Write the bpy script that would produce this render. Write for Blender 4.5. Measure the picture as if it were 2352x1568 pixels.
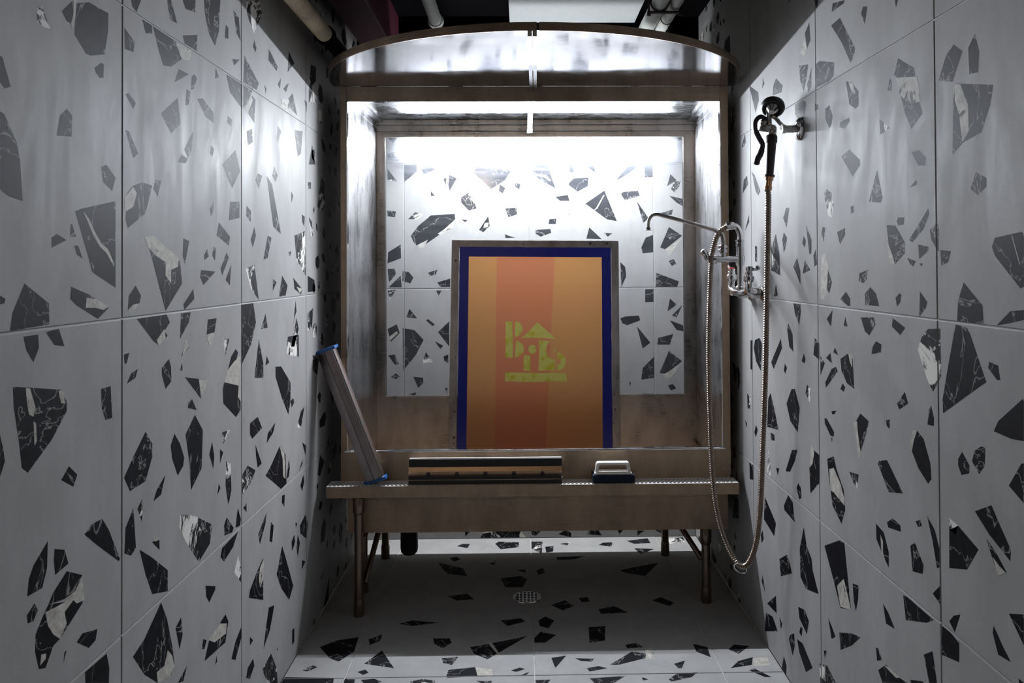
import bpy, bmesh, math, random
from mathutils import Vector, Matrix, geometry
PI = math.pi
S = bpy.context.scene
C = S.collection
for o in list(bpy.data.objects): bpy.data.objects.remove(o)

# ------------------------------------------------------------------ camera
FPX, PCX, PCY = 1706.65, 1229.8, 595.6
YAW, PIT, ROL, CAMH = .0167, .0117, -.0052, 1.29
def rot_cam():
    A = Matrix(((math.cos(YAW), -math.sin(YAW), 0), (math.sin(YAW), math.cos(YAW), 0), (0, 0, 1)))
    B = Matrix(((1, 0, 0), (0, math.cos(PIT), math.sin(PIT)), (0, -math.sin(PIT), math.cos(PIT))))
    R = Matrix(((math.cos(ROL), 0, math.sin(ROL)), (0, 1, 0), (-math.sin(ROL), 0, math.cos(ROL))))
    return R @ B @ A                       # world -> (right, forward, up)
MC = rot_cam()
cd = bpy.data.cameras.new('camera'); cam = bpy.data.objects.new('camera', cd); C.objects.link(cam)
cd.sensor_width = 36; cd.lens = 36 * FPX / 2352
cd.shift_x = -(PCX - 1176) / 2352; cd.shift_y = (PCY - 784) / 2352
cd.clip_start = .02
r_, f_, u_ = MC[0], MC[1], MC[2]
m4 = Matrix(((r_[0], u_[0], -f_[0], 0), (r_[1], u_[1], -f_[1], 0), (r_[2], u_[2], -f_[2], CAMH), (0, 0, 0, 1)))
cam.matrix_world = m4
S.camera = cam

# ------------------------------------------------------------------ world, light, exposure
w = bpy.data.worlds.new('world'); S.world = w; w.use_nodes = True
w.node_tree.nodes['Background'].inputs[0].default_value = (.9, .8, .7, 1)
w.node_tree.nodes['Background'].inputs[1].default_value = .02
S.view_settings.view_transform = 'Standard'; S.view_settings.look = 'None'
S.view_settings.gamma = 1; S.view_settings.use_curve_mapping = False
S.view_settings.exposure = 0.42
TUBE_E = 12.0          # back half of the tube lamp behind the window
TUBE_F = 1350.0         # diode side of the tube, facing the room
ROOM_E = 75.0           # warm ceiling bulb of the room behind the camera

# ------------------------------------------------------------------ pixel helpers (the photograph's 2352 x 1568 frame)
MT = MC.transposed()
def ray(x, y): return MT @ Vector(((x - PCX) / FPX, 1, -(y - PCY) / FPX))
def onY(x, y, Y): d = ray(x, y); return Vector((0, 0, CAMH)) + d * (Y / d[1])
def onX(x, y, X): d = ray(x, y); return Vector((0, 0, CAMH)) + d * (X / d[0])
def onZ(x, y, Z): d = ray(x, y); return Vector((0, 0, CAMH)) + d * ((Z - CAMH) / d[2])
def proj(p):
    q = MC @ (Vector(p) - Vector((0, 0, CAMH)))
    if q[1] < .05: return None
    return PCX + FPX * q[0] / q[1], PCY - FPX * q[2] / q[1]

# ------------------------------------------------------------------ materials
def nt(name):
    m = bpy.data.materials.new(name); m.use_nodes = True
    n = m.node_tree; return m, n, n.nodes['Principled BSDF']
def node(n, t, **k):
    x = n.nodes.new(t)
    for a, b in k.items():
        if a in x.inputs: x.inputs[a].default_value = b
        else: setattr(x, a, b)
    return x
def ramp(n, pts):
    r = n.nodes.new('ShaderNodeValToRGB'); e = r.color_ramp.elements
    while len(e) < len(pts): e.new(.5)
    for i, (p, c) in enumerate(pts):
        e[i].position = p; e[i].color = (c, c, c, 1) if not isinstance(c, tuple) else (*c, 1)
    return r
def coords(n, scale=(1, 1, 1), gen='Object'):
    t = n.nodes.new('ShaderNodeTexCoord'); mp = n.nodes.new('ShaderNodeMapping')
    mp.inputs['Scale'].default_value = scale
    n.links.new(t.outputs[gen], mp.inputs[0]); return mp
def simple(name, col, rough=.5, metal=0, **k):
    m, n, b = nt(name)
    b.inputs['Base Color'].default_value = (*col, 1); b.inputs['Roughness'].default_value = rough
    b.inputs['Metallic'].default_value = metal
    # faint grime so that no surface is perfectly even
    mp = coords(n); nz = node(n, 'ShaderNodeTexNoise', Scale=k.get('ns', 30), Detail=5)
    n.links.new(mp.outputs[0], nz.inputs['Vector'])
    v = k.get('var', .25)
    r = ramp(n, [(.3, tuple(c * (1 - v) for c in col)), (.65, col)])
    n.links.new(nz.outputs[0], r.inputs[0]); n.links.new(r.outputs[0], b.inputs['Base Color'])
    rr = node(n, 'ShaderNodeMapRange'); rr.inputs[3].default_value = max(0, rough - k.get('rv', .05)); rr.inputs[4].default_value = rough + k.get('rv', .05)
    n.links.new(nz.outputs[0], rr.inputs[0]); n.links.new(rr.outputs[0], b.inputs['Roughness'])
    return m
def steel(name, col=(.56, .54, .52), rough=.3, streak=(3, 3, 60), rv=.12, bump=.02, stain=.35):
    m, n, b = nt(name); b.inputs['Metallic'].default_value = 1
    mp = coords(n, streak); nz = node(n, 'ShaderNodeTexNoise', Scale=6, Detail=6, Roughness=.6)
    n.links.new(mp.outputs[0], nz.inputs['Vector'])
    mp2 = coords(n, (3, 3, 1.2)); n2 = node(n, 'ShaderNodeTexNoise', Scale=3.5, Detail=7, Roughness=.62)
    n.links.new(mp2.outputs[0], n2.inputs['Vector'])
    r = ramp(n, [(.35, tuple(c * (1 - stain) for c in col)), (.62, col)])
    n.links.new(n2.outputs[0], r.inputs[0]); n.links.new(r.outputs[0], b.inputs['Base Color'])
    add = node(n, 'ShaderNodeMath', operation='ADD'); add.use_clamp = True
    n.links.new(nz.outputs[0], add.inputs[0]); n.links.new(n2.outputs[0], add.inputs[1])
    rr = node(n, 'ShaderNodeMapRange'); rr.inputs[1].default_value = .7; rr.inputs[2].default_value = 1.3
    add.use_clamp = False
    rr.inputs[3].default_value = max(.02, rough - rv); rr.inputs[4].default_value = rough + rv
    n.links.new(add.outputs[0], rr.inputs[0]); n.links.new(rr.outputs[0], b.inputs['Roughness'])
    bp = node(n, 'ShaderNodeBump', Strength=bump, Distance=.01); n.links.new(nz.outputs[0], bp.inputs['Height'])
    n.links.new(bp.outputs[0], b.inputs['Normal'])
    return m
def tile_mat():
    m, n, b = nt('grey_tile')
    mp = coords(n, (1, 1, .45)); a = node(n, 'ShaderNodeTexNoise', Scale=9, Detail=8, Roughness=.65)
    n.links.new(mp.outputs[0], a.inputs['Vector'])
    r = ramp(n, [(.3, (.275, .27, .264)), (.7, (.34, .335, .327))])
    n.links.new(a.outputs[0], r.inputs[0])
    g = node(n, 'ShaderNodeTexNoise', Scale=700, Detail=2); mg = coords(n); n.links.new(mg.outputs[0], g.inputs['Vector'])
    mx = node(n, 'ShaderNodeMixRGB', blend_type='MULTIPLY'); mx.inputs[0].default_value = .35
    rg = ramp(n, [(.3, .7), (.7, 1.0)]); n.links.new(g.outputs[0], rg.inputs[0])
    n.links.new(r.outputs[0], mx.inputs[1]); n.links.new(rg.outputs[0], mx.inputs[2]); n.links.new(mx.outputs[0], b.inputs['Base Color'])
    # wiped and streaked glaze
    ms = coords(n, (4, 4, 1.3)); s = node(n, 'ShaderNodeTexNoise', Scale=2.6, Detail=9, Roughness=.68, Distortion=.9)
    n.links.new(ms.outputs[0], s.inputs['Vector'])
    rr = node(n, 'ShaderNodeMapRange'); rr.inputs[1].default_value = .32; rr.inputs[2].default_value = .68
    rr.inputs[3].default_value = .5; rr.inputs[4].default_value = .68
    n.links.new(s.outputs[0], rr.inputs[0]); n.links.new(rr.outputs[0], b.inputs['Roughness'])
    bp = node(n, 'ShaderNodeBump', Strength=.08, Distance=.003); n.links.new(g.outputs[0], bp.inputs['Height']); n.links.new(bp.outputs[0], b.inputs['Normal'])
    b.inputs['Specular IOR Level'].default_value = .1
    return m
def marble_mat(name, lo, hi, white, wcol=(.62, .6, .56), vein=.5):
    m, n, b = nt(name)
    mp = coords(n); a = node(n, 'ShaderNodeTexNoise', Scale=55, Detail=6, Roughness=.7)
    n.links.new(mp.outputs[0], a.inputs['Vector'])
    base = ramp(n, [(.35, lo), (.75, hi)]); n.links.new(a.outputs[0], base.inputs[0])
    # thin veins: ridge of a distorted noise
    v = node(n, 'ShaderNodeTexNoise', Scale=7, Detail=4, Roughness=.55, Distortion=1.1); n.links.new(mp.outputs[0], v.inputs['Vector'])
    vr = ramp(n, [(.491, 0.0), (.5, vein), (.509, 0.0)]); n.links.new(v.outputs[0], vr.inputs[0])
    # broken white patches
    p = node(n, 'ShaderNodeTexNoise', Scale=9, Detail=7, Roughness=.72, Distortion=.9); n.links.new(mp.outputs[0], p.inputs['Vector'])
    pr_ = ramp(n, [(white, 0.0), (min(.99, white + .035), 1.0)]); n.links.new(p.outputs[0], pr_.inputs[0])
    mx = node(n, 'ShaderNodeMath', operation='MAXIMUM'); n.links.new(vr.outputs[0], mx.inputs[0]); n.links.new(pr_.outputs[0], mx.inputs[1])
    c = node(n, 'ShaderNodeMixRGB'); n.links.new(mx.outputs[0], c.inputs[0]); n.links.new(base.outputs[0], c.inputs[1])
    c.inputs[2].default_value = (*wcol, 1); n.links.new(c.outputs[0], b.inputs['Base Color'])
    b.inputs['Roughness'].default_value = .6; b.inputs['Specular IOR Level'].default_value = .1
    return m
M = {}
M['tile'] = tile_mat()
M['grout'] = simple('grout', (.5, .5, .49), .8)
M['dark'] = marble_mat('dark_marble', (.0025, .0025, .0035), (.011, .011, .015), .7, vein=.35)
M['mixed'] = marble_mat('mixed_marble', (.003, .003, .004), (.03, .03, .033), .53)
M['white'] = marble_mat('white_marble', (.3, .28, .245), (.55, .53, .49), .6, (.04, .04, .04), .25)
M['steel'] = steel('brushed_steel', rough=.34)
M['steel_in'] = steel('splash_stained_steel', (.44, .44, .45), .3, (9, 9, 1), .08, .01, .3)
M['ledge'] = simple('lit_whitened_ledge_steel', (.74, .74, .73), .42, .35, var=.12)  # tube light falling on the ledge is put into a pale, less metallic colour
M['leg'] = steel('dark_leg_steel', (.26, .2, .16), .35, (2, 2, 9), .08, .01, .4)  # darker base colour than the other booth steel
M['steel_front'] = steel('warm_reflection_front_steel', (.42, .32, .235), .34, (1.2, 1.2, 120), .06, .35, .3)  # brown base colour stands in for the warm lamp reflected in the front
M['steel_pol'] = steel('polished_steel', (.6, .6, .61), .09, (2, 2, 2), .05, .02, .1)
M['canopy'] = steel('polished_canopy_steel', (.44, .44, .45), .1, (2, 2, 2), .05, .02, .12)
M['steel_ceil'] = steel('mineral_stained_steel', (.42, .43, .42), .28, (4, 14, 4), .14, .05, .5)
M['chrome'] = simple('chrome', (.72, .72, .73), .1, 1, rv=.04, var=.15)
M['chrome_old'] = simple('worn_chrome', (.5, .48, .46), .22, 1)
M['brass'] = simple('brass_ferrule', (.5, .3, .19), .25, 1)
M['hose'] = simple('ribbed_hose_steel', (.3, .24, .2), .3, 1)
M['black_rub'] = simple('black_rubber', (.012, .012, .013), .45)
M['purple_grip'] = simple('dark_grip', (.022, .016, .022), .4)
M['black'] = simple('black_paint', (.003, .0025, .0035), .9)
M['black'].node_tree.nodes['Principled BSDF'].inputs['Specular IOR Level'].default_value = .05
M['dark_wall'] = simple('dark_room_paint', (.05, .045, .04), .8)
M['blue_cap'] = simple('blue_plastic', (.02, .11, .35), .4)
M['alu'] = steel('anodised_aluminium', (.5, .44, .43), .33, (60, 60, 2), .06, .01, .2)
M['alu_frame'] = steel('screen_frame_aluminium', (.46, .43, .42), .42, (3, 3, 3), .1, .03, .45)
M['holder'] = steel('squeegee_holder_metal', (.62, .44, .3), .34, (2, 60, 60), .06, .02, .25)
M['tape'] = simple('blue_tape', (.006, .014, .22), .32, ns=60)
M['white_pl'] = simple('white_plastic', (.78, .75, .7), .4, var=.08)
M['foam'] = simple('dark_blue_foam', (.008, .017, .038), .95, ns=300, var=.6)
M['white_pipe'] = simple('white_pipe', (.82, .84, .8), .45, var=.15)
M['yellow_pipe'] = simple('yellowed_pipe', (.82, .7, .48), .6, ns=14, var=.45)
M['red_duct'] = simple('maroon_duct', (.09, .012, .03), .6)
M['white_duct'] = simple('white_sheet', (.66, .69, .69), .5, var=.06)
M['rust'] = simple('rusty_clamp', (.05, .03, .04), .6)
M['trap'] = simple('black_trap', (.01, .01, .01), .35)
M['red'] = simple('red_button', (.5, .03, .04), .4)
def glass_mat():
    m = bpy.data.materials.new('clear_window_sheet'); m.use_nodes = True; n = m.node_tree; n.nodes.clear()
    o = n.nodes.new('ShaderNodeOutputMaterial'); t = node(n, 'ShaderNodeBsdfTransparent'); t.inputs[0].default_value = (.97, .98, 1, 1)
    g = node(n, 'ShaderNodeBsdfGlossy', Roughness=.12); d = node(n, 'ShaderNodeBsdfTranslucent'); d.inputs[0].default_value = (.85, .9, 1, 1)
    fr = node(n, 'ShaderNodeFresnel', IOR=1.45)
    gm = n.nodes.new('ShaderNodeNewGeometry'); io = node(n, 'ShaderNodeMapRange'); io.inputs[3].default_value = 1.45; io.inputs[4].default_value = 1 / 1.45
    n.links.new(gm.outputs['Backfacing'], io.inputs[0]); n.links.new(io.outputs[0], fr.inputs[0])
    a = node(n, 'ShaderNodeMixShader'); n.links.new(fr.outputs[0], a.inputs[0]); n.links.new(t.outputs[0], a.inputs[1]); n.links.new(g.outputs[0], a.inputs[2])
    b = node(n, 'ShaderNodeMixShader'); n.links.new(a.outputs[0], b.inputs[1]); n.links.new(d.outputs[0], b.inputs[2])
    mp = coords(n, (1, 1, 9)); nz = node(n, 'ShaderNodeTexNoise', Scale=5, Detail=4); n.links.new(mp.outputs[0], nz.inputs['Vector'])
    rr = node(n, 'ShaderNodeMapRange'); rr.inputs[1].default_value = .35; rr.inputs[2].default_value = .75; rr.inputs[3].default_value = .016; rr.inputs[4].default_value = .036
    n.links.new(nz.outputs[0], rr.inputs[0]); n.links.new(rr.outputs[0], b.inputs[0])
    n.links.new(b.outputs[0], o.inputs[0]); return m
M['glass'] = glass_mat()
def emit(name, col, e):
    m = bpy.data.materials.new(name); m.use_nodes = True; n = m.node_tree; n.nodes.clear()
    o = n.nodes.new('ShaderNodeOutputMaterial'); x = node(n, 'ShaderNodeEmission', Strength=e); x.inputs[0].default_value = (*col, 1)
    n.links.new(x.outputs[0], o.inputs[0]); return m
M['tube'] = emit('lit_tube', (.92, .955, 1.0), TUBE_E)
M['tube_top'] = emit('lit_tube_top', (.92, .955, 1.0), 46)
M['tube_front'] = emit('lit_tube_diode_side', (.92, .955, 1.0), TUBE_F)
M['bulb'] = emit('lit_bulb', (1, .74, .5), ROOM_E)
def film_mat(name, col, col2, stripe, trans=.6, rough=.45):
    """dyed emulsion on mesh: lets light through, coat thicker between two x positions"""
    m = bpy.data.materials.new(name); m.use_nodes = True; n = m.node_tree; n.nodes.clear()
    o = n.nodes.new('ShaderNodeOutputMaterial')
    tc = n.nodes.new('ShaderNodeTexCoord'); sp = node(n, 'ShaderNodeSeparateXYZ'); n.links.new(tc.outputs['Object'], sp.inputs[0])
    nz = node(n, 'ShaderNodeTexNoise', Scale=9, Detail=5); n.links.new(tc.outputs['Object'], nz.inputs['Vector'])
    if stripe:
        a = node(n, 'ShaderNodeMath', operation='MULTIPLY_ADD'); a.inputs[1].default_value = -.03; a.inputs[2].default_value = 0; n.links.new(sp.outputs[2], a.inputs[0])
        s = node(n, 'ShaderNodeMath', operation='ADD'); n.links.new(sp.outputs[0], s.inputs[0]); n.links.new(a.outputs[0], s.inputs[1])
        g = node(n, 'ShaderNodeMath', operation='GREATER_THAN'); g.inputs[1].default_value = stripe[0]; n.links.new(sp.outputs[0], g.inputs[0])
        s2 = node(n, 'ShaderNodeMath', operation='MULTIPLY_ADD'); s2.inputs[1].default_value = -.045; s2.inputs[2].default_value = 0; n.links.new(sp.outputs[2], s2.inputs[0])
        s3 = node(n, 'ShaderNodeMath', operation='ADD'); n.links.new(sp.outputs[0], s3.inputs[0]); n.links.new(s2.outputs[0], s3.inputs[1])
        l = node(n, 'ShaderNodeMath', operation='LESS_THAN'); l.inputs[1].default_value = stripe[1]; n.links.new(s3.outputs[0], l.inputs[0])
        f = node(n, 'ShaderNodeMath', operation='MULTIPLY'); n.links.new(g.outputs[0], f.inputs[0]); n.links.new(l.outputs[0], f.inputs[1])
        fac = f.outputs[0]
    else:
        vr = node(n, 'ShaderNodeTexVoronoi', Scale=26); n.links.new(tc.outputs['Object'], vr.inputs['Vector'])
        th = node(n, 'ShaderNodeTexNoise', Scale=26, Detail=2); n.links.new(tc.outputs['Object'], th.inputs['Vector'])
        r = ramp(n, [(.5, 0.0), (.66, 1.0)]); n.links.new(th.outputs[0], r.inputs[0]); fac = r.outputs[0]
    mx = node(n, 'ShaderNodeMixRGB'); mx.inputs[1].default_value = (*col, 1); mx.inputs[2].default_value = (*col2, 1); n.links.new(fac, mx.inputs[0])
    d = node(n, 'ShaderNodeBsdfDiffuse'); t = node(n, 'ShaderNodeBsdfTranslucent'); g = node(n, 'ShaderNodeBsdfGlossy', Roughness=rough)
    n.links.new(mx.outputs[0], d.inputs[0]); n.links.new(mx.outputs[0], t.inputs[0])
    a1 = node(n, 'ShaderNodeMixShader'); a1.inputs[0].default_value = trans; n.links.new(d.outputs[0], a1.inputs[1]); n.links.new(t.outputs[0], a1.inputs[2])
    a2 = node(n, 'ShaderNodeMixShader'); a2.inputs[0].default_value = .05; n.links.new(a1.outputs[0], a2.inputs[1]); n.links.new(g.outputs[0], a2.inputs[2])
    n.links.new(a2.outputs[0], o.inputs[0]); return m

# ------------------------------------------------------------------ mesh helpers
def link(name, bm, mats, parent=None, smooth=False):
    me = bpy.data.meshes.new(name); bm.normal_update(); bm.to_mesh(me); bm.free()
    for m in (mats if isinstance(mats, (list, tuple)) else [mats]): me.materials.append(m)
    if smooth:
        me.polygons.foreach_set('use_smooth', [True] * len(me.polygons))
        try: me.set_sharp_from_angle(angle=math.radians(35))
        except Exception: pass
    o = bpy.data.objects.new(name, me); C.objects.link(o)
    if parent:
        o.parent = parent; o.matrix_parent_inverse = parent.matrix_basis.inverted()
    return o
def thing(name, label, cat, loc=(0, 0, 0), group=None):
    o = bpy.data.objects.new(name, None); C.objects.link(o); o.location = loc; o.empty_display_size = .05
    o['label'] = label; o['category'] = cat
    if group: o['group'] = group
    return o
def tag(o, label, cat, group=None):
    o['label'] = label; o['category'] = cat
    if group: o['group'] = group
    return o
def struct(name, bm, mats):
    o = link(name, bm, mats); o['kind'] = 'structure'; return o
def box(bm, a, b, mat=0, bev=0):
    a, b = Vector(a), Vector(b); lo_ = Vector(map(min, a, b)); hi = Vector(map(max, a, b))
    vs = [bm.verts.new((x, y, z)) for x in (lo_.x, hi.x) for y in (lo_.y, hi.y) for z in (lo_.z, hi.z)]
    fs = [bm.faces.new([vs[i] for i in q]) for q in ((0, 1, 3, 2), (4, 6, 7, 5), (0, 4, 5, 1), (2, 3, 7, 6), (0, 2, 6, 4), (1, 5, 7, 3))]
    for f in fs: f.material_index = mat
    if bev:
        es = list({e for f in fs for e in f.edges}); r = bmesh.ops.bevel(bm, geom=es, offset=bev, segments=2, affect='EDGES', profile=.5)
        for f in r['faces']: f.material_index = mat
    return vs
def prism(bm, loop, off, mat=0):
    """loop: list of 3D points, extruded by vector off"""
    off = Vector(off); a = [bm.verts.new(p) for p in loop]; b = [bm.verts.new(Vector(p) + off) for p in loop]
    n = len(a); fs = [bm.faces.new(list(reversed(a))), bm.faces.new(b)]
    for i in range(n): fs.append(bm.faces.new((a[i], a[(i + 1) % n], b[(i + 1) % n], b[i])))
    for f in fs: f.material_index = mat
def sweep(bm, pts, rad, seg=12, mat=0, cap=True):
    pts = [Vector(p) for p in pts]; n = len(pts)
    rads = rad if isinstance(rad, (list, tuple)) else [rad] * n
    T = [(pts[min(i + 1, n - 1)] - pts[max(i - 1, 0)]).normalized() for i in range(n)]
    N = T[0].orthogonal().normalized(); rings = []
    for i in range(n):
        N = (N - T[i] * N.dot(T[i])).normalized(); B_ = T[i].cross(N)
        rings.append([bm.verts.new(pts[i] + (N * math.cos(2 * PI * k / seg) + B_ * math.sin(2 * PI * k / seg)) * rads[i]) for k in range(seg)])
    for i in range(n - 1):
        for k in range(seg):
            f = bm.faces.new((rings[i][k], rings[i][(k + 1) % seg], rings[i + 1][(k + 1) % seg], rings[i + 1][k])); f.material_index = mat
    if cap:
        bm.faces.new(list(reversed(rings[0]))).material_index = mat; bm.faces.new(rings[-1]).material_index = mat
def lathe(bm, base, axis, prof, seg=20, mat=0):
    """prof: (distance along axis, radius) pairs"""
    base = Vector(base); axis = Vector(axis).normalized()
    pts = []; rr = []
    N = axis.orthogonal().normalized(); B_ = axis.cross(N); rings = []
    for d, r in prof:
        r = max(r, 1e-4)
        rings.append([bm.verts.new(base + axis * d + (N * math.cos(2 * PI * k / seg) + B_ * math.sin(2 * PI * k / seg)) * r) for k in range(seg)])
    for i in range(len(rings) - 1):
        for k in range(seg): bm.faces.new((rings[i][k], rings[i][(k + 1) % seg], rings[i + 1][(k + 1) % seg], rings[i + 1][k])).material_index = mat
    bm.faces.new(list(reversed(rings[0]))).material_index = mat; bm.faces.new(rings[-1]).material_index = mat
def spline(pts, per=12):
    pts = [Vector(p) for p in pts]; q = [pts[0] * 2 - pts[1]] + pts + [pts[-1] * 2 - pts[-2]]; out = []
    for i in range(1, len(q) - 2):
        a, b, c, d = q[i - 1:i + 3]
        for s in range(per):
            t = s / per
            out.append(.5 * ((2 * b) + (c - a) * t + (2 * a - 5 * b + 4 * c - d) * t * t + (3 * b - a - 3 * c + d) * t ** 3))
    out.append(pts[-1]); return out
def resample(pts, step):
    out = [pts[0].copy()]; acc = 0
    for a, b in zip(pts, pts[1:]):
        L = (b - a).length; d = step - acc
        while d <= L: out.append(a.lerp(b, d / L)); d += step
        acc = (acc + L) % step
    return out
def BM(): return bmesh.new()

# ------------------------------------------------------------------ room
XL, XR, YB, YF, ZC = -.764, .8241, 3.5707, -2.4, 2.46
T = .6; GAP = .0016
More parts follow.
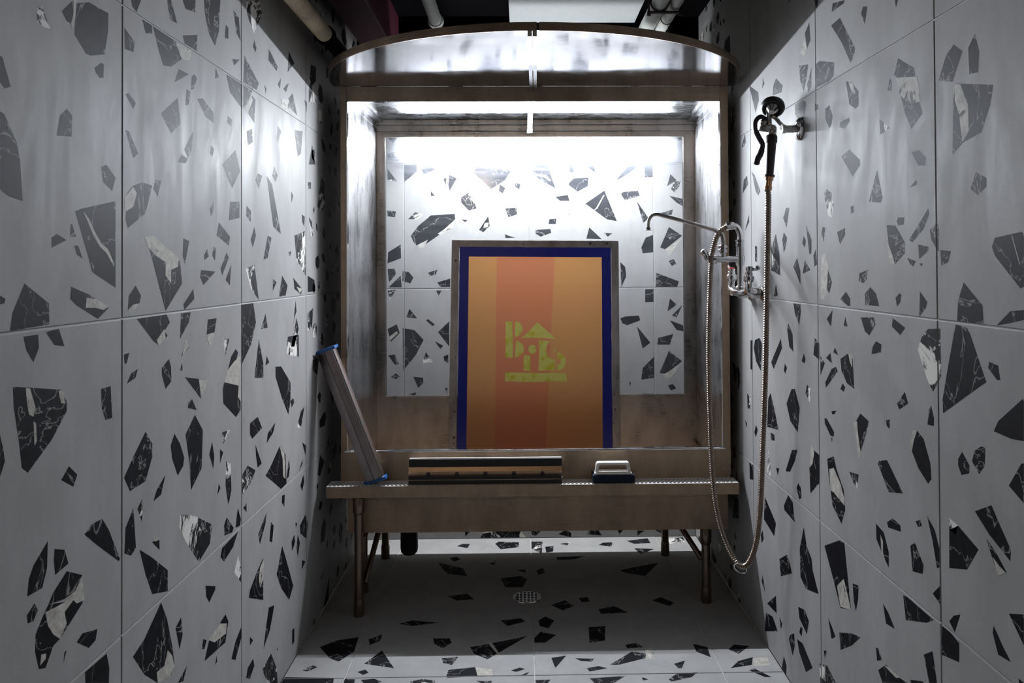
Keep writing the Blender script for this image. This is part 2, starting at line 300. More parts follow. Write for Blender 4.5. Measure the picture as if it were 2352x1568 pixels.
# chip outlines as they lie on the tiles, read off the photograph: zoom window (x0, y0, scale) then polygons;
# leading D dark marble, M mixed marble, W white marble
CH_LEFT = [((0, 0, 1.96), """
D 345,15 400,10 488,60 487,140 470,245 405,250 385,240 335,155|D 278,50 325,5 330,60 325,110 300,95|W 330,0 345,0 340,60 325,130 318,110 330,60|M 165,35 190,30 215,100 228,130 190,120 168,100
D 425,305 455,282 468,290 465,350 448,350 430,325|D 0,250 12,260 48,390 20,398 0,370|D 0,500 20,515 75,640 90,720 102,905 40,885 0,855|D 270,520 300,490 325,520 322,615 255,610
D 455,750 480,742 520,800 505,860 465,820|D 338,950 370,938 520,905 520,1295 415,1225 395,1150|W 372,945 400,985 425,1040 455,1095 485,1120 515,1190 512,1200 480,1140 450,1110 420,1060 395,1000|D 232,1070 255,1052 300,1080 232,1115|D 318,1010 325,1008 342,1065 315,1065|D 335,1105 352,1105 372,1165 345,1145
D 45,1490 55,1410 110,1275 220,1365 222,1460 130,1475|D 0,1330 25,1345 20,1365 0,1370|D 320,1290 400,1325 490,1385 440,1435 345,1375 315,1345|W 390,1340 430,1345 490,1380 465,1395 430,1385 385,1385
D 205,1493 265,1480 290,1558 245,1553|D 560,125 607,190 600,235 562,220|D 590,0 635,0 615,55 595,30|D 640,85 685,110 685,152 655,150
D 688,118 790,185 825,215 820,265 770,300 735,295 715,230|W 790,190 865,225 855,270 820,270|D 822,160 888,157 888,232 830,195|D 752,0 770,0 798,105 765,90|D 822,0 880,0 878,55 835,40
D 918,0 992,0 985,140 968,208 940,150 922,60|D 1015,110 1028,125 1028,175 1012,170|D 1050,45 1075,80 1083,185 1065,150|D 805,310 850,335 785,370|D 862,345 875,333 887,355 872,400 858,405
D 970,305 985,345 968,355|D 840,400 858,415 850,470 835,475|D 888,445 912,442 960,505 962,555 925,525|D 725,510 800,440 812,560 770,600|D 565,425 578,418 612,465 600,490|D 1018,335 1090,375 1090,490 1035,415
D 565,585 580,590 622,690 600,712|D 1025,520 1045,540 1040,575 1022,548|M 870,590 862,680 835,735 800,730|D 950,655 965,670 955,705 945,690|D 1060,675 1080,770 1045,850 1000,740
D 570,870 600,835 640,820 685,835 655,960 575,1027 565,990|W 600,840 615,870 600,930 560,955 560,890|D 700,808 725,815 710,885 690,850|M 945,940 962,905 960,950 950,980|D 1035,908 1078,908 1078,980 1030,992
D 985,1000 1035,1065 1030,1105 975,1060|D 825,1072 852,1085 832,1190 822,1150|D 918,1150 932,1120 940,1155 920,1170|D 960,1110 972,1115 968,1175 955,1150|M 1020,1135 1030,1160 1000,1240 992,1210|D 1040,1190 1035,1285 1015,1260
D 905,1215 970,1222 915,1283 900,1245|D 670,1110 745,1180 810,1175 820,1275 745,1400|W 650,1068 690,1060 740,1105 805,1160 800,1200 770,1215 770,1275 745,1240 745,1180 700,1150 665,1110
D 610,1285 635,1330 628,1365 575,1395 580,1330|W 600,1370 628,1365 590,1410 575,1395|D 870,1300 875,1345 830,1395 825,1370|D 615,1435 750,1415 765,1450 740,1490 755,1510 715,1555 690,1535|W 740,1480 745,1520 715,1555 705,1530
D 815,1410 858,1405 850,1450 810,1525|D 935,1437 975,1432 965,1500 930,1505|W 932,1505 965,1495 955,1550 930,1550|M 1003,1520 1032,1525 1015,1600|D 1100,250 1165,375 1155,405 1095,370|D 1042,265 1078,268 1055,295
D 1095,375 1140,400 1110,470 1095,485|D 1110,500 1135,430 1150,450 1145,555|W 1130,430 1138,450 1115,510 1105,490|D 1145,180 1155,215 1150,235 1138,210|D 1210,220 1250,300 1245,320 1208,270|D 1300,230 1325,285 1295,325
D 1290,380 1300,375 1288,415 1275,400|D 1265,350 1260,400 1250,380|D 1190,380 1200,400 1195,425|D 1318,420 1338,520 1290,470 1300,440|W 1265,445 1300,448 1300,490 1268,485|D 1325,585 1362,590 1355,690 1340,705
D 1110,590 1135,580 1138,640 1115,655|D 1250,565 1265,590 1252,650 1245,620|D 1235,750 1250,790 1240,820 1225,790|D 1160,780 1180,790 1165,850 1150,810|D 1200,790 1225,830 1265,1055 1230,1020|D 1110,925 1130,950 1128,1000 1108,970
D 1310,860 1320,880 1312,915|D 1145,1020 1152,1060 1138,1115 1128,1080|M 1205,1060 1222,1070 1205,1160 1185,1170|M 1325,1060 1372,1040 1378,1245 1335,1170|D 1298,1135 1312,1130 1305,1155|M 1105,1210 1145,1190 1165,1350 1130,1300
D 1228,1255 1245,1270 1228,1310|D 1270,1240 1295,1285 1285,1330 1255,1335|D 1320,1250 1360,1300 1355,1325 1325,1300|W 1335,1290 1360,1300 1350,1320|D 1085,1370 1140,1362 1152,1450 1130,1550 1088,1640|M 1195,1410 1205,1475 1175,1480
M 1400,360 1425,460 1390,460 1390,400|D 1370,450 1382,460 1380,510|D 1405,650 1420,740 1390,740|D 1358,965 1372,975 1370,1020 1360,1000|M 1390,975 1405,1000 1408,1060 1400,1065|D 1385,1240 1415,1260 1420,1310 1385,1315|D 1385,820 1400,820 1400,850 1388,850
D 1320,1470 1330,1350 1335,1400 1325,1430|M 1335,1430 1345,1480 1325,1560 1310,1560|M 1385,1410 1410,1385 1405,1470 1385,1490|M 1100,10 1165,0 1180,60 1145,150 1120,90"""),
((0, 768, 1.96), """
D 105,10 172,0 175,60 150,125 118,70|D 58,235 120,238 270,248 300,300 300,345 235,470 125,622 98,600 85,480 62,330|W 115,240 135,243 160,330 150,370 130,360 120,300|W 150,390 162,400 165,480 155,500|W 262,252 285,255 292,310 275,310|D 455,245 498,232 505,375 475,385 458,330|D 275,655 310,592 348,630 330,685|D 0,450 15,520 22,570 0,640
D 380,900 410,855 460,828 490,880 540,1010 535,1020 440,950|D 215,928 212,1050 190,1140 122,1180 130,1100 150,1040|D 245,965 290,968 308,1030 248,1082 242,1020|D 300,1065 370,1082 345,1150 290,1190 218,1215 240,1160
D 218,1215 375,1190 370,1210 270,1370 240,1400 205,1500 175,1505 158,1430 160,1350 200,1250|W 370,1085 378,1195 345,1210 330,1195 290,1250 300,1300 270,1370 240,1350 215,1310 205,1250 290,1205 340,1150|D 120,1265 155,1210 170,1240 150,1290 125,1300|W 185,1440 207,1435 205,1460 180,1490
D 345,1385 370,1345 438,1325 430,1375 400,1410|D 300,1420 285,1480 290,1430|D 382,1520 480,1435 492,1500 490,1568 385,1568|D 558,90 582,82 570,130 560,132|D 620,155 610,195 570,222 590,175|D 760,110 770,145 772,210 745,245 728,180 728,150
D 820,125 822,165 810,160|D 832,192 895,200 905,290|W 895,205 935,208 910,280 900,240|D 848,305 865,290 885,340 845,330|D 655,437 685,490 685,550 655,660 585,705 558,645 600,550|D 785,445 810,490 830,555 825,590 800,635 775,560 768,500
D 877,360 913,430 908,600 860,700 850,560 835,450|D 955,483 965,550 960,605 942,540|M 990,515 1005,530 990,580|M 1000,440 1035,428 1005,495|M 1018,570 1038,580 1042,700 1028,770 1015,680|D 985,670 992,690 978,725|D 745,630 725,720 690,750 705,700
M 640,740 642,800 638,840 618,790 625,770|D 600,782 605,850 612,960 590,995 560,985 565,870|M 810,812 868,812 955,855 945,940 895,1025 835,930 808,870|D 690,930 718,925 718,970 685,935|W 695,895 712,915 705,930 688,930|D 628,968 680,1000 755,1060 755,1155 685,1168 655,1080
D 1020,822 1052,870 1045,890 1010,905 1008,860|D 1070,780 1085,830 1080,860 1060,870|D 1000,960 1072,885 1050,955 1008,1022 992,1000|D 925,1130 970,1132 968,1150 942,1205 928,1180|M 1055,1070 1072,995 1085,1050 1085,1115
D 725,1205 752,1280 775,1400 785,1480 770,1530 710,1568 650,1530 598,1450 650,1370|W 755,1420 775,1445 785,1490 765,1535 710,1568 705,1520 740,1490|D 815,1272 822,1350 808,1418 790,1320|D 1015,1258 1028,1290 1015,1385 920,1470 940,1380|W 990,1300 1020,1300 1018,1345 965,1385 940,1375|D 915,1370 930,1375 920,1415 908,1415
D 975,1445 978,1470 968,1488|D 1085,1318 1090,1350 1060,1465 1042,1460 1060,1380|D 842,1490 825,1560 800,1568|D 1040,100 1060,65 1072,80 1055,150 1020,185|W 1055,120 1083,95 1083,300 1070,280 1075,230 1010,215 1025,160|D 1010,215 1075,230 1083,300 1083,340 1062,372 1005,310 1002,240
W 835,15 850,55 820,95|D 825,70 855,55 815,100|D 1165,20 1185,130 1185,195 1145,195|D 1200,95 1212,125 1195,140|D 1125,400 1160,370 1180,420 1135,470 1125,450|D 1240,395 1230,440 1200,490 1205,445|D 1240,145 1265,143 1308,215 1308,300 1298,360 1270,290 1240,190
D 1320,285 1325,305 1312,330 1308,300|D 1150,495 1178,580 1160,600 1152,545|M 1090,630 1115,590 1150,610 1130,670 1090,720|D 1260,500 1285,540 1290,670 1265,695 1195,635 1215,600|W 1258,500 1280,535 1285,650 1275,640 1272,560|D 1300,560 1305,600 1300,640 1290,650|D 1360,485 1378,500 1375,545
M 1355,345 1370,325 1355,420 1335,420|M 1295,10 1345,0 1345,100 1290,90|D 1270,725 1282,720 1280,775 1268,755|D 1110,758 1110,800 1095,780|D 1200,800 1195,850 1170,945 1162,900|D 1220,843 1232,860 1225,935 1213,930|D 1270,950 1285,1000 1320,1130 1302,1195 1265,1140 1245,1080
D 1185,1005 1185,1195 1120,1185 1125,1150 1160,1060|W 1188,1008 1186,1100 1170,1140 1165,1100 1170,1050|D 1140,1458 1145,1490 1125,1550 1108,1545 1115,1500|D 1210,1228 1235,1218 1215,1330 1185,1420 1200,1300|D 1125,1360 1140,1375 1125,1400|M 1220,1435 1245,1500 1250,1568 1205,1568 1180,1510
D 1250,1405 1252,1420 1245,1420|D 1330,845 1338,850 1332,870|D 1325,900 1330,930 1315,975 1312,930|D 1340,900 1350,935 1340,1005 1335,960|D 1375,810 1385,850 1380,920 1352,895 1350,860|D 1365,630 1370,660 1360,705 1352,680|D 1360,560 1362,580 1345,620|D 1360,1015 1375,1020 1358,1060|D 1315,1330 1325,1320 1325,1380 1315,1400""")]
CH_RIGHT = [((1660, 0, 1.96), """
D 410,0 430,0 425,40|D 630,30 652,28 640,110 622,60|D 488,115 528,80 595,215 592,250 575,282 535,190|D 495,15 550,0 545,15 490,55|D 775,0 790,0 780,35|D 345,295 385,290 378,350 365,415 348,360|D 390,100 395,180 380,220 370,150|W 370,170 378,215 365,255 350,240
D 418,290 435,275 502,280 500,340 480,365 420,395|D 120,385 160,415 163,450 148,510|D 180,345 188,375 178,400|D 240,352 270,385 265,415 225,430 228,385|D 400,300 400,390 385,415 380,380|D 325,470 355,445 375,460 370,530 345,540 325,515|D 415,465 430,470 430,490 415,500
D 480,473 495,520 490,560 480,578 462,535 462,490|D 555,366 580,370 612,410 612,475 598,490 570,470|W 565,368 585,375 598,425 580,410|D 570,528 572,545 550,580 525,572 530,550|M 705,535 725,550 752,575 710,605|D 790,262 860,305 868,345 820,380 770,340
D 800,425 885,460 900,510 850,580 820,510|W 775,350 872,345 885,390 888,455 850,470 820,450 795,420 792,375|D 752,350 762,370 758,410 742,405|D 1040,200 1080,230 1035,368 972,362 1005,250|D 1135,152 1155,230 1150,325 1110,335 1105,215|D 1050,375 1218,382 1205,470 1165,595 1085,640 1035,695 1038,450
W 1045,378 1070,380 1085,420 1105,470 1108,590 1080,640 1065,520 1045,450|D 535,705 570,672 618,720 618,745 585,795 560,750 548,730|D 850,685 885,675 915,710 910,745 880,745|D 695,765 720,890 712,912 658,908 665,880|D 870,808 877,830 842,845|D 1140,775 1187,800 1187,840 1150,878 1115,850
M 490,870 500,920 490,978 475,970 455,870 470,850|D 575,930 590,925 590,955 578,962|D 790,978 818,978 815,1010 790,1015 783,995|D 738,1012 778,1015 820,1090 820,1140 775,1190 748,1110|W 738,1080 750,1110 770,1165 772,1190 750,1180|D 925,938 930,960 905,1030 855,1090 838,1080 870,1030|M 932,1035 965,1000 972,1020 972,1135 940,1080
D 980,1125 1028,1130 1015,1180 985,1195|D 880,1100 928,1110 925,1130 885,1165|D 830,1160 870,1175 858,1200 845,1190|D 885,1185 902,1185 895,1200|D 1212,1110 1225,1070 1345,1043 1356,1050 1356,1290 1340,1298 1225,1150|W 1300,1060 1304,1060 1340,1190 1336,1190|D 1085,1270 1170,1375 1175,1460 1055,1450 1060,1350
D 1295,1400 1356,1395 1356,1440 1290,1455 1232,1465|D 550,1025 552,1055 528,1100 515,1045|D 450,1020 462,1025 455,1090 445,1050|D 375,1010 400,1080 400,1140 390,1145|D 365,1060 375,1085 370,1115 358,1095|D 285,935 300,935 288,1025 272,980|D 275,1045 290,1070 285,1110 275,1140 268,1080
M 240,1050 255,1140 260,1240 215,1215 215,1130|D 145,1105 155,1110 155,1180 145,1175|D 335,1160 350,1220 350,1280 318,1200|D 370,1170 395,1215 360,1232|D 240,1278 248,1330 230,1335|D 130,770 145,790 170,860 160,880 148,860|D 655,1213 648,1260 635,1275 612,1265 615,1230
D 555,1312 575,1345 575,1378 560,1375 530,1345|D 665,1292 690,1320 705,1378 642,1372 640,1320|D 795,1320 805,1325 800,1360 785,1380 778,1340|D 888,1310 922,1360 915,1385 885,1425|W 445,1150 460,1140 475,1200 470,1300 460,1345 440,1345|D 470,1200 492,1270 480,1320 468,1300|D 495,1395 488,1470 468,1435
D 552,1425 562,1470 545,1465|D 622,1428 680,1428 688,1460 660,1510 640,1490|D 765,1430 822,1475 800,1508 762,1470|D 318,1365 350,1370 352,1400 345,1465 325,1410|D 420,1120 425,1190 412,1200 408,1150|D 110,790 115,830 90,870 95,810|D 118,965 120,1000 100,1040|M 100,600 105,650 85,665"""),
((1660, 768, 1.96), """
M 900,0 925,-25 980,-27 983,190 947,258 920,200 878,65|D 1040,0 1050,-45 1100,-30 1115,0 1187,215 1150,240 992,355 990,290 1010,170|D 125,25 135,25 135,160 125,155|D 165,15 178,40 172,165 150,120 140,60 145,25|D 262,18 268,60 230,155 218,125|D 295,-50 315,0 318,78 300,55 290,-20|D 280,130 290,150 282,178 275,160
D 365,85 373,110 368,130 355,120|D 415,15 435,40 435,115 408,90|M 440,95 460,130 440,185|D 485,82 492,130 465,105|D 505,58 522,95 498,80|D 510,145 518,165 465,240 462,215 490,155|D 530,110 565,85 585,110 593,245 560,220 535,165|W 565,85 583,90 583,150 572,120|D 540,220 552,238 545,258 530,245
D 690,30 715,45 712,82 670,88 675,55|D 820,258 835,310 795,338 785,310|D 938,318 952,380 950,412 922,405 928,340|D 735,385 752,382 752,425 738,410|D 1200,122 1240,140 1250,205 1235,205 1195,150|D 1220,435 1240,390 1350,290 1356,300 1356,480 1300,470
D 1060,560 1078,528 1112,590 1110,625 1075,632 1060,590|D 1135,520 1165,503 1182,510 1180,590 1155,628 1122,570|D 1288,680 1345,580 1356,580 1356,760|D 620,355 658,390 645,450 620,530 605,440 600,390|W 590,395 605,390 610,450 622,540 612,560 605,490|D 855,430 875,432 905,470 935,580 940,650 925,672 880,600 850,520
W 855,430 875,432 860,480 852,525 843,500|D 698,580 705,568 740,565 812,715 748,710|D 470,560 500,548 512,605 545,700 552,790 535,852 495,770 480,660|W 480,605 500,600 530,670 548,740 548,770 500,710 485,700|M 570,617 612,630 605,695 590,670|D 490,345 512,343 502,360 492,357
D 458,375 470,380 502,440 500,460 485,455 460,400|D 490,460 495,470 490,485|D 310,245 325,245 347,330 338,440 305,390 287,310|M 380,225 398,250 392,305 372,265|D 215,262 225,300 252,430 200,415 205,290|D 215,440 232,450 235,478 218,475|M 110,262 125,290 122,335 112,330|D 150,405 158,430 150,462 142,440
D 100,385 110,400 108,420|M 205,520 215,600 215,640 200,620|D 312,520 337,518 325,570 303,618 283,615|D 240,600 255,602 248,632|D 410,520 438,545 438,665 395,715 390,600|W 398,495 412,530 405,580 392,600|D 340,668 352,690 355,735 345,742 332,690|D 295,722 315,755 325,845 278,790 275,770
D 190,730 240,850 232,908 185,830|D 120,575 138,590 138,655 122,650|D 365,868 378,950 400,1010 405,1060 432,1168 375,1145 350,1090 347,960|D 255,1010 290,990 300,1020 312,1075 262,1088|D 180,880 185,920 175,940 172,900|D 458,950 528,925 548,940 560,1060 578,1240 530,1230 500,1110|W 515,1130 545,1100 560,1160 578,1240 530,1225
D 690,850 725,890 748,980 748,1050 725,1000 692,920|W 710,900 722,930 722,980 740,1045 715,980|D 740,845 765,825 800,860 803,888 745,868|D 868,840 890,835 897,862 880,866|D 920,815 955,880 980,980 980,1045 965,1052 945,930|D 845,950 865,935 905,1040 900,1078 855,1065|M 1020,825 1060,860 1050,900 1020,880
D 1040,870 1060,860 1152,968 1100,1058 1020,1050 1020,880|D 1135,795 1210,768 1245,850 1298,970 1295,1020 1200,900|D 1185,915 1230,980 1278,1070 1240,1085 1215,1010|W 1215,1000 1245,1040 1275,1072 1240,1085|D 585,1120 612,1130 610,1190 600,1245 590,1200|D 722,1210 745,1250 775,1325 735,1300
D 812,1172 830,1180 950,1285 918,1297 825,1285|D 980,1130 980,1215 945,1165|D 1020,1290 1040,1265 1070,1260 1045,1340|D 988,1310 1010,1320 1065,1390 1065,1475 985,1440|D 1288,1255 1356,1260 1356,1400|D 1220,1310 1260,1400 1298,1475 1240,1440 1215,1340|D 905,1440 945,1425 965,1568 930,1568
D 690,1408 700,1412 718,1465 695,1468|D 700,1510 735,1485 790,1540 830,1568 720,1568|W 725,1487 745,1495 800,1545 780,1545|D 525,1340 580,1345 622,1362 580,1400 530,1420|D 475,1275 490,1310 508,1360 490,1370|D 455,1420 468,1425 460,1455|D 340,1225 370,1240 388,1290 380,1350 345,1275
D 350,1315 360,1320 355,1360 345,1340|D 305,1350 322,1345 325,1400 315,1445 298,1370|D 335,1370 360,1390 405,1500 375,1520 345,1430|D 240,1175 243,1255 200,1210|D 195,1250 225,1270 248,1335 190,1335|D 180,1080 192,1165 175,1110|D 275,1445 288,1490 285,1550 262,1530|D 255,1270 268,1300 262,1330|M 435,1480 470,1490 510,1568 440,1568""")]
CH_BACK = [((840, 260, 2.24), """
D 310,185 375,185 388,215 385,242 335,215|M 495,180 640,178 610,240 560,240|D 735,190 780,225 765,248 712,225 712,200|M 800,215 835,210 830,248 810,245|D 1075,178 1210,185 1240,250 1180,252|D 1255,180 1285,185 1275,240 1255,245|D 1420,218 1436,245 1340,318 1290,345 1340,280 1380,265|W 1290,268 1350,268 1330,300 1280,330
D 1450,182 1480,185 1470,212|D 1435,267 1482,265 1482,328 1436,330|D 195,265 262,262 262,300 195,358|D 320,255 355,290 298,315 290,290|D 555,300 590,258 700,262 745,300 715,345 645,390 560,310|D 690,365 718,385 705,412 685,400|M 765,355 800,365 812,402 770,380
D 848,265 935,268 975,385 900,345 850,300|W 850,292 880,312 930,318 955,345 945,350 920,330 880,322 850,300|D 1045,262 1068,275 1070,305 1050,302|D 1140,275 1170,265 1182,305|D 1045,360 1070,335 1145,330 1142,375 1090,403 1045,370|D 1130,465 1228,398 1292,555 1240,545|W 1223,420 1228,422 1192,490 1172,502 1186,486|D 1310,415 1325,405 1400,398 1410,425 1335,447
D 1395,452 1455,540 1428,565|D 1488,522 1580,495 1575,522|D 400,340 415,330 412,370|D 430,315 468,335 432,398 425,370|D 335,400 355,425 335,425|M 490,435 540,400 570,490 530,500 492,460|M 218,545 255,508 297,520 270,545|D 232,630 270,580 335,525 458,518 460,545 400,610 275,697 245,660|W 462,545 445,590 385,625 370,620 405,595|W 262,680 320,650 300,690 275,697
D 492,547 525,548 512,560|D 583,600 630,530 638,580 605,612|W 612,565 632,562 630,585 605,590|M 718,490 775,485 778,520 735,535|M 1015,490 1060,530 1055,537 1012,520|D 975,430 1040,420 1048,450 1000,450|D 945,545 980,542 978,570 940,570|D 870,600 950,595 955,615 900,635 875,620
D 1135,645 1150,587 1215,648|D 1225,615 1270,617 1245,635|D 715,622 770,640 720,642|D 1515,690 1560,585 1628,630 1540,700|W 1540,700 1628,640 1560,735|D 1418,690 1440,640 1480,625 1480,715 1425,720|D 1558,760 1585,750 1598,775 1575,785|D 1495,820 1612,865 1600,898 1492,898
D 1310,765 1335,790 1340,840 1315,895|D 1438,905 1482,905 1482,970 1438,972|D 1565,952 1600,985 1553,1018|M 1575,1040 1630,985 1600,1050|D 1565,1065 1632,1090 1635,1120 1600,1115|D 1310,1055 1335,1045 1405,1040 1412,1065 1345,1090 1320,1080|D 1395,1095 1465,1180 1425,1210
D 1500,1190 1505,1155 1582,1135 1565,1190|D 1418,1370 1425,1310 1485,1250 1483,1360|D 1560,1222 1628,1275 1545,1340 1512,1335|W 1628,1285 1560,1378 1530,1345|D 1555,1400 1580,1392 1598,1415 1570,1425|D 1355,1380 1365,1385 1360,1405|D 1568,313 1600,345 1550,375|M 1570,390 1590,350 1630,350 1590,408
D 1562,425 1632,440 1635,480 1600,460|D 112,125 165,122 140,155|M 112,205 150,200 172,245 112,240|M 112,285 160,350 112,345|D 110,500 155,505 150,535 112,530|D 115,715 180,675 182,745 112,772|M 112,800 150,800 155,830 120,870|D 118,895 180,835 185,895|D 190,812 220,815 245,845 230,875 188,862
M 318,820 370,805 360,830 325,838|D 368,870 435,850 435,893 385,893|M 112,912 155,908 125,960|D 362,912 390,912 375,938|D 208,1050 225,1005 265,1055|D 310,1065 320,1058 355,1085 345,1095|D 190,1105 250,1115 298,1165 260,1240 192,1325|D 112,1110 160,1085 175,1130 130,1175|W 120,1150 160,1120 168,1130 130,1165
D 115,1245 150,1240 172,1290 150,1292|D 130,1355 155,1337 175,1355 155,1368|D 355,1172 398,1195 385,1215|M 295,1270 310,1228 345,1280 295,1285|M 245,1355 295,1360 298,1390 270,1412|D 372,1125 430,1070 430,1200|D 400,1250 425,1240 425,1285 405,1275|D 220,1445 260,1435 255,1450|D 408,1415 420,1410 420,1445"""),
((740, 1080, 4.612), "D 1510,640 1565,640 1520,700|M 1670,720 1720,640 1715,560 2050,560 2100,640 2165,715"),
((1100, 940, 3.563), "D 650,1020 710,985 755,1010 755,1045|D 880,1020 910,985 980,990 1005,1030|D 1135,988 1185,980 1150,1020|D 1295,990 1355,990 1295,1038 1300,1010|D 1440,985 1515,980 1500,1015|M 415,985 515,985 470,1030 420,1040")]
CH_FLOOR = [((640, 1200, 1.96), """
M 800,105 830,95 862,95 850,115|D 975,95 990,85 1082,88 1080,110 1000,120|D 1200,108 1238,105 1235,130 1205,135|M 1265,95 1310,88 1300,102|D 1440,100 1460,90 1502,88 1500,108|M 1565,82 1660,70 1675,92 1600,95|D 1600,115 1690,118 1630,142|M 1730,75 1820,65 1830,85 1760,95|M 1135,85 1188,85 1185,140 1135,115
D 718,180 830,205 848,240 760,230 740,210|D 770,160 800,153 820,165 790,175|D 945,185 975,175 975,190|D 1250,155 1380,150 1330,165 1255,168|D 1000,250 1090,240 1120,255 1100,290 1020,290|D 1160,215 1190,202 1200,225 1170,235|D 1070,215 1110,210 1115,225|D 1535,215 1600,200 1710,180 1650,240 1560,225
D 1680,350 1720,335 1780,360 1760,375|D 1225,370 1290,350 1330,375 1280,395|D 1440,390 1510,375 1575,405 1450,410|D 1170,440 1200,422 1240,440 1215,475 1175,465|D 1000,440 1090,430 1110,445 1030,465|D 1395,470 1470,465 1470,530 1400,540|D 540,455 600,440 720,450 600,465
D 185,560 260,530 360,515 340,580 270,625 230,610|D 405,525 465,503 460,530 410,550|D 695,520 770,520 778,540 740,565 700,545|D 862,560 1000,535 1120,510 1000,580 940,615 880,590|W 940,540 960,540 1000,598 992,600|D 385,635 465,575 520,655|D 735,610 810,603 780,640 740,632|D 1150,520 1180,490 1250,505 1200,540 1150,540
D 1228,608 1295,598 1245,655|D 1490,640 1590,580 1655,590 1650,610 1530,640|W 1650,565 1685,565 1690,610 1655,615|D 1335,610 1420,612 1410,625 1360,622|D 1560,550 1610,540 1640,560 1570,565|D 1865,545 1930,560 1945,605 1880,580|D 2025,570 2050,548 2120,555 2070,590|D 760,330 850,320 880,345 800,350|D 1350,340 1390,335 1400,355 1365,358
D 755,690 765,662 885,650 895,690 760,698|W 885,650 960,660 965,695 895,690|M 108,665 150,640 175,650 130,670|D 355,672 390,660 405,675 380,685|D 5,695 250,698 245,721 230,760 -60,760|D 290,702 345,705 340,721 295,730|D 370,708 430,702 465,715 400,740|M 590,715 650,703 705,712 700,740 620,750|D 890,712 960,712 950,740
D 1155,708 1225,706 1200,735 1165,735|D 1045,665 1085,652 1110,658 1070,672|D 1080,690 1130,670 1110,690|D 1387,655 1440,645 1480,655 1400,670|D 1400,700 1560,690 1515,718 1440,740|D 1635,695 1665,705 1640,710|D 1755,705 1790,680 1885,672 1860,695 1770,715|D 1780,635 1830,620 1815,655 1800,655
D 2035,655 2070,622 2135,605 2130,640|W 2135,610 2200,605 2210,640 2140,645|D 2118,665 2140,655 2220,695 2190,695""")]
def clip_half(poly, ax, val, keep_less):
    out = []
    for i in range(len(poly)):
        a, b = poly[i], poly[(i + 1) % len(poly)]
        ia = (a[ax] <= val) if keep_less else (a[ax] >= val); ib = (b[ax] <= val) if keep_less else (b[ax] >= val)
        if ia: out.append(a)
        if ia != ib:
            t = (val - a[ax]) / (b[ax] - a[ax]); out.append((a[0] + (b[0] - a[0]) * t, a[1] + (b[1] - a[1]) * t))
    return out
def cells(lo_, hi, phase):
    """tile edges between lo and hi, joints at phase + k*T"""
    k = math.ceil((lo_ - phase) / T - 1e-6); e = [lo_]
    while phase + k * T < hi - 1e-6:
        if phase + k * T > lo_ + 1e-3: e.append(phase + k * T)
        k += 1
    e.append(hi); return e
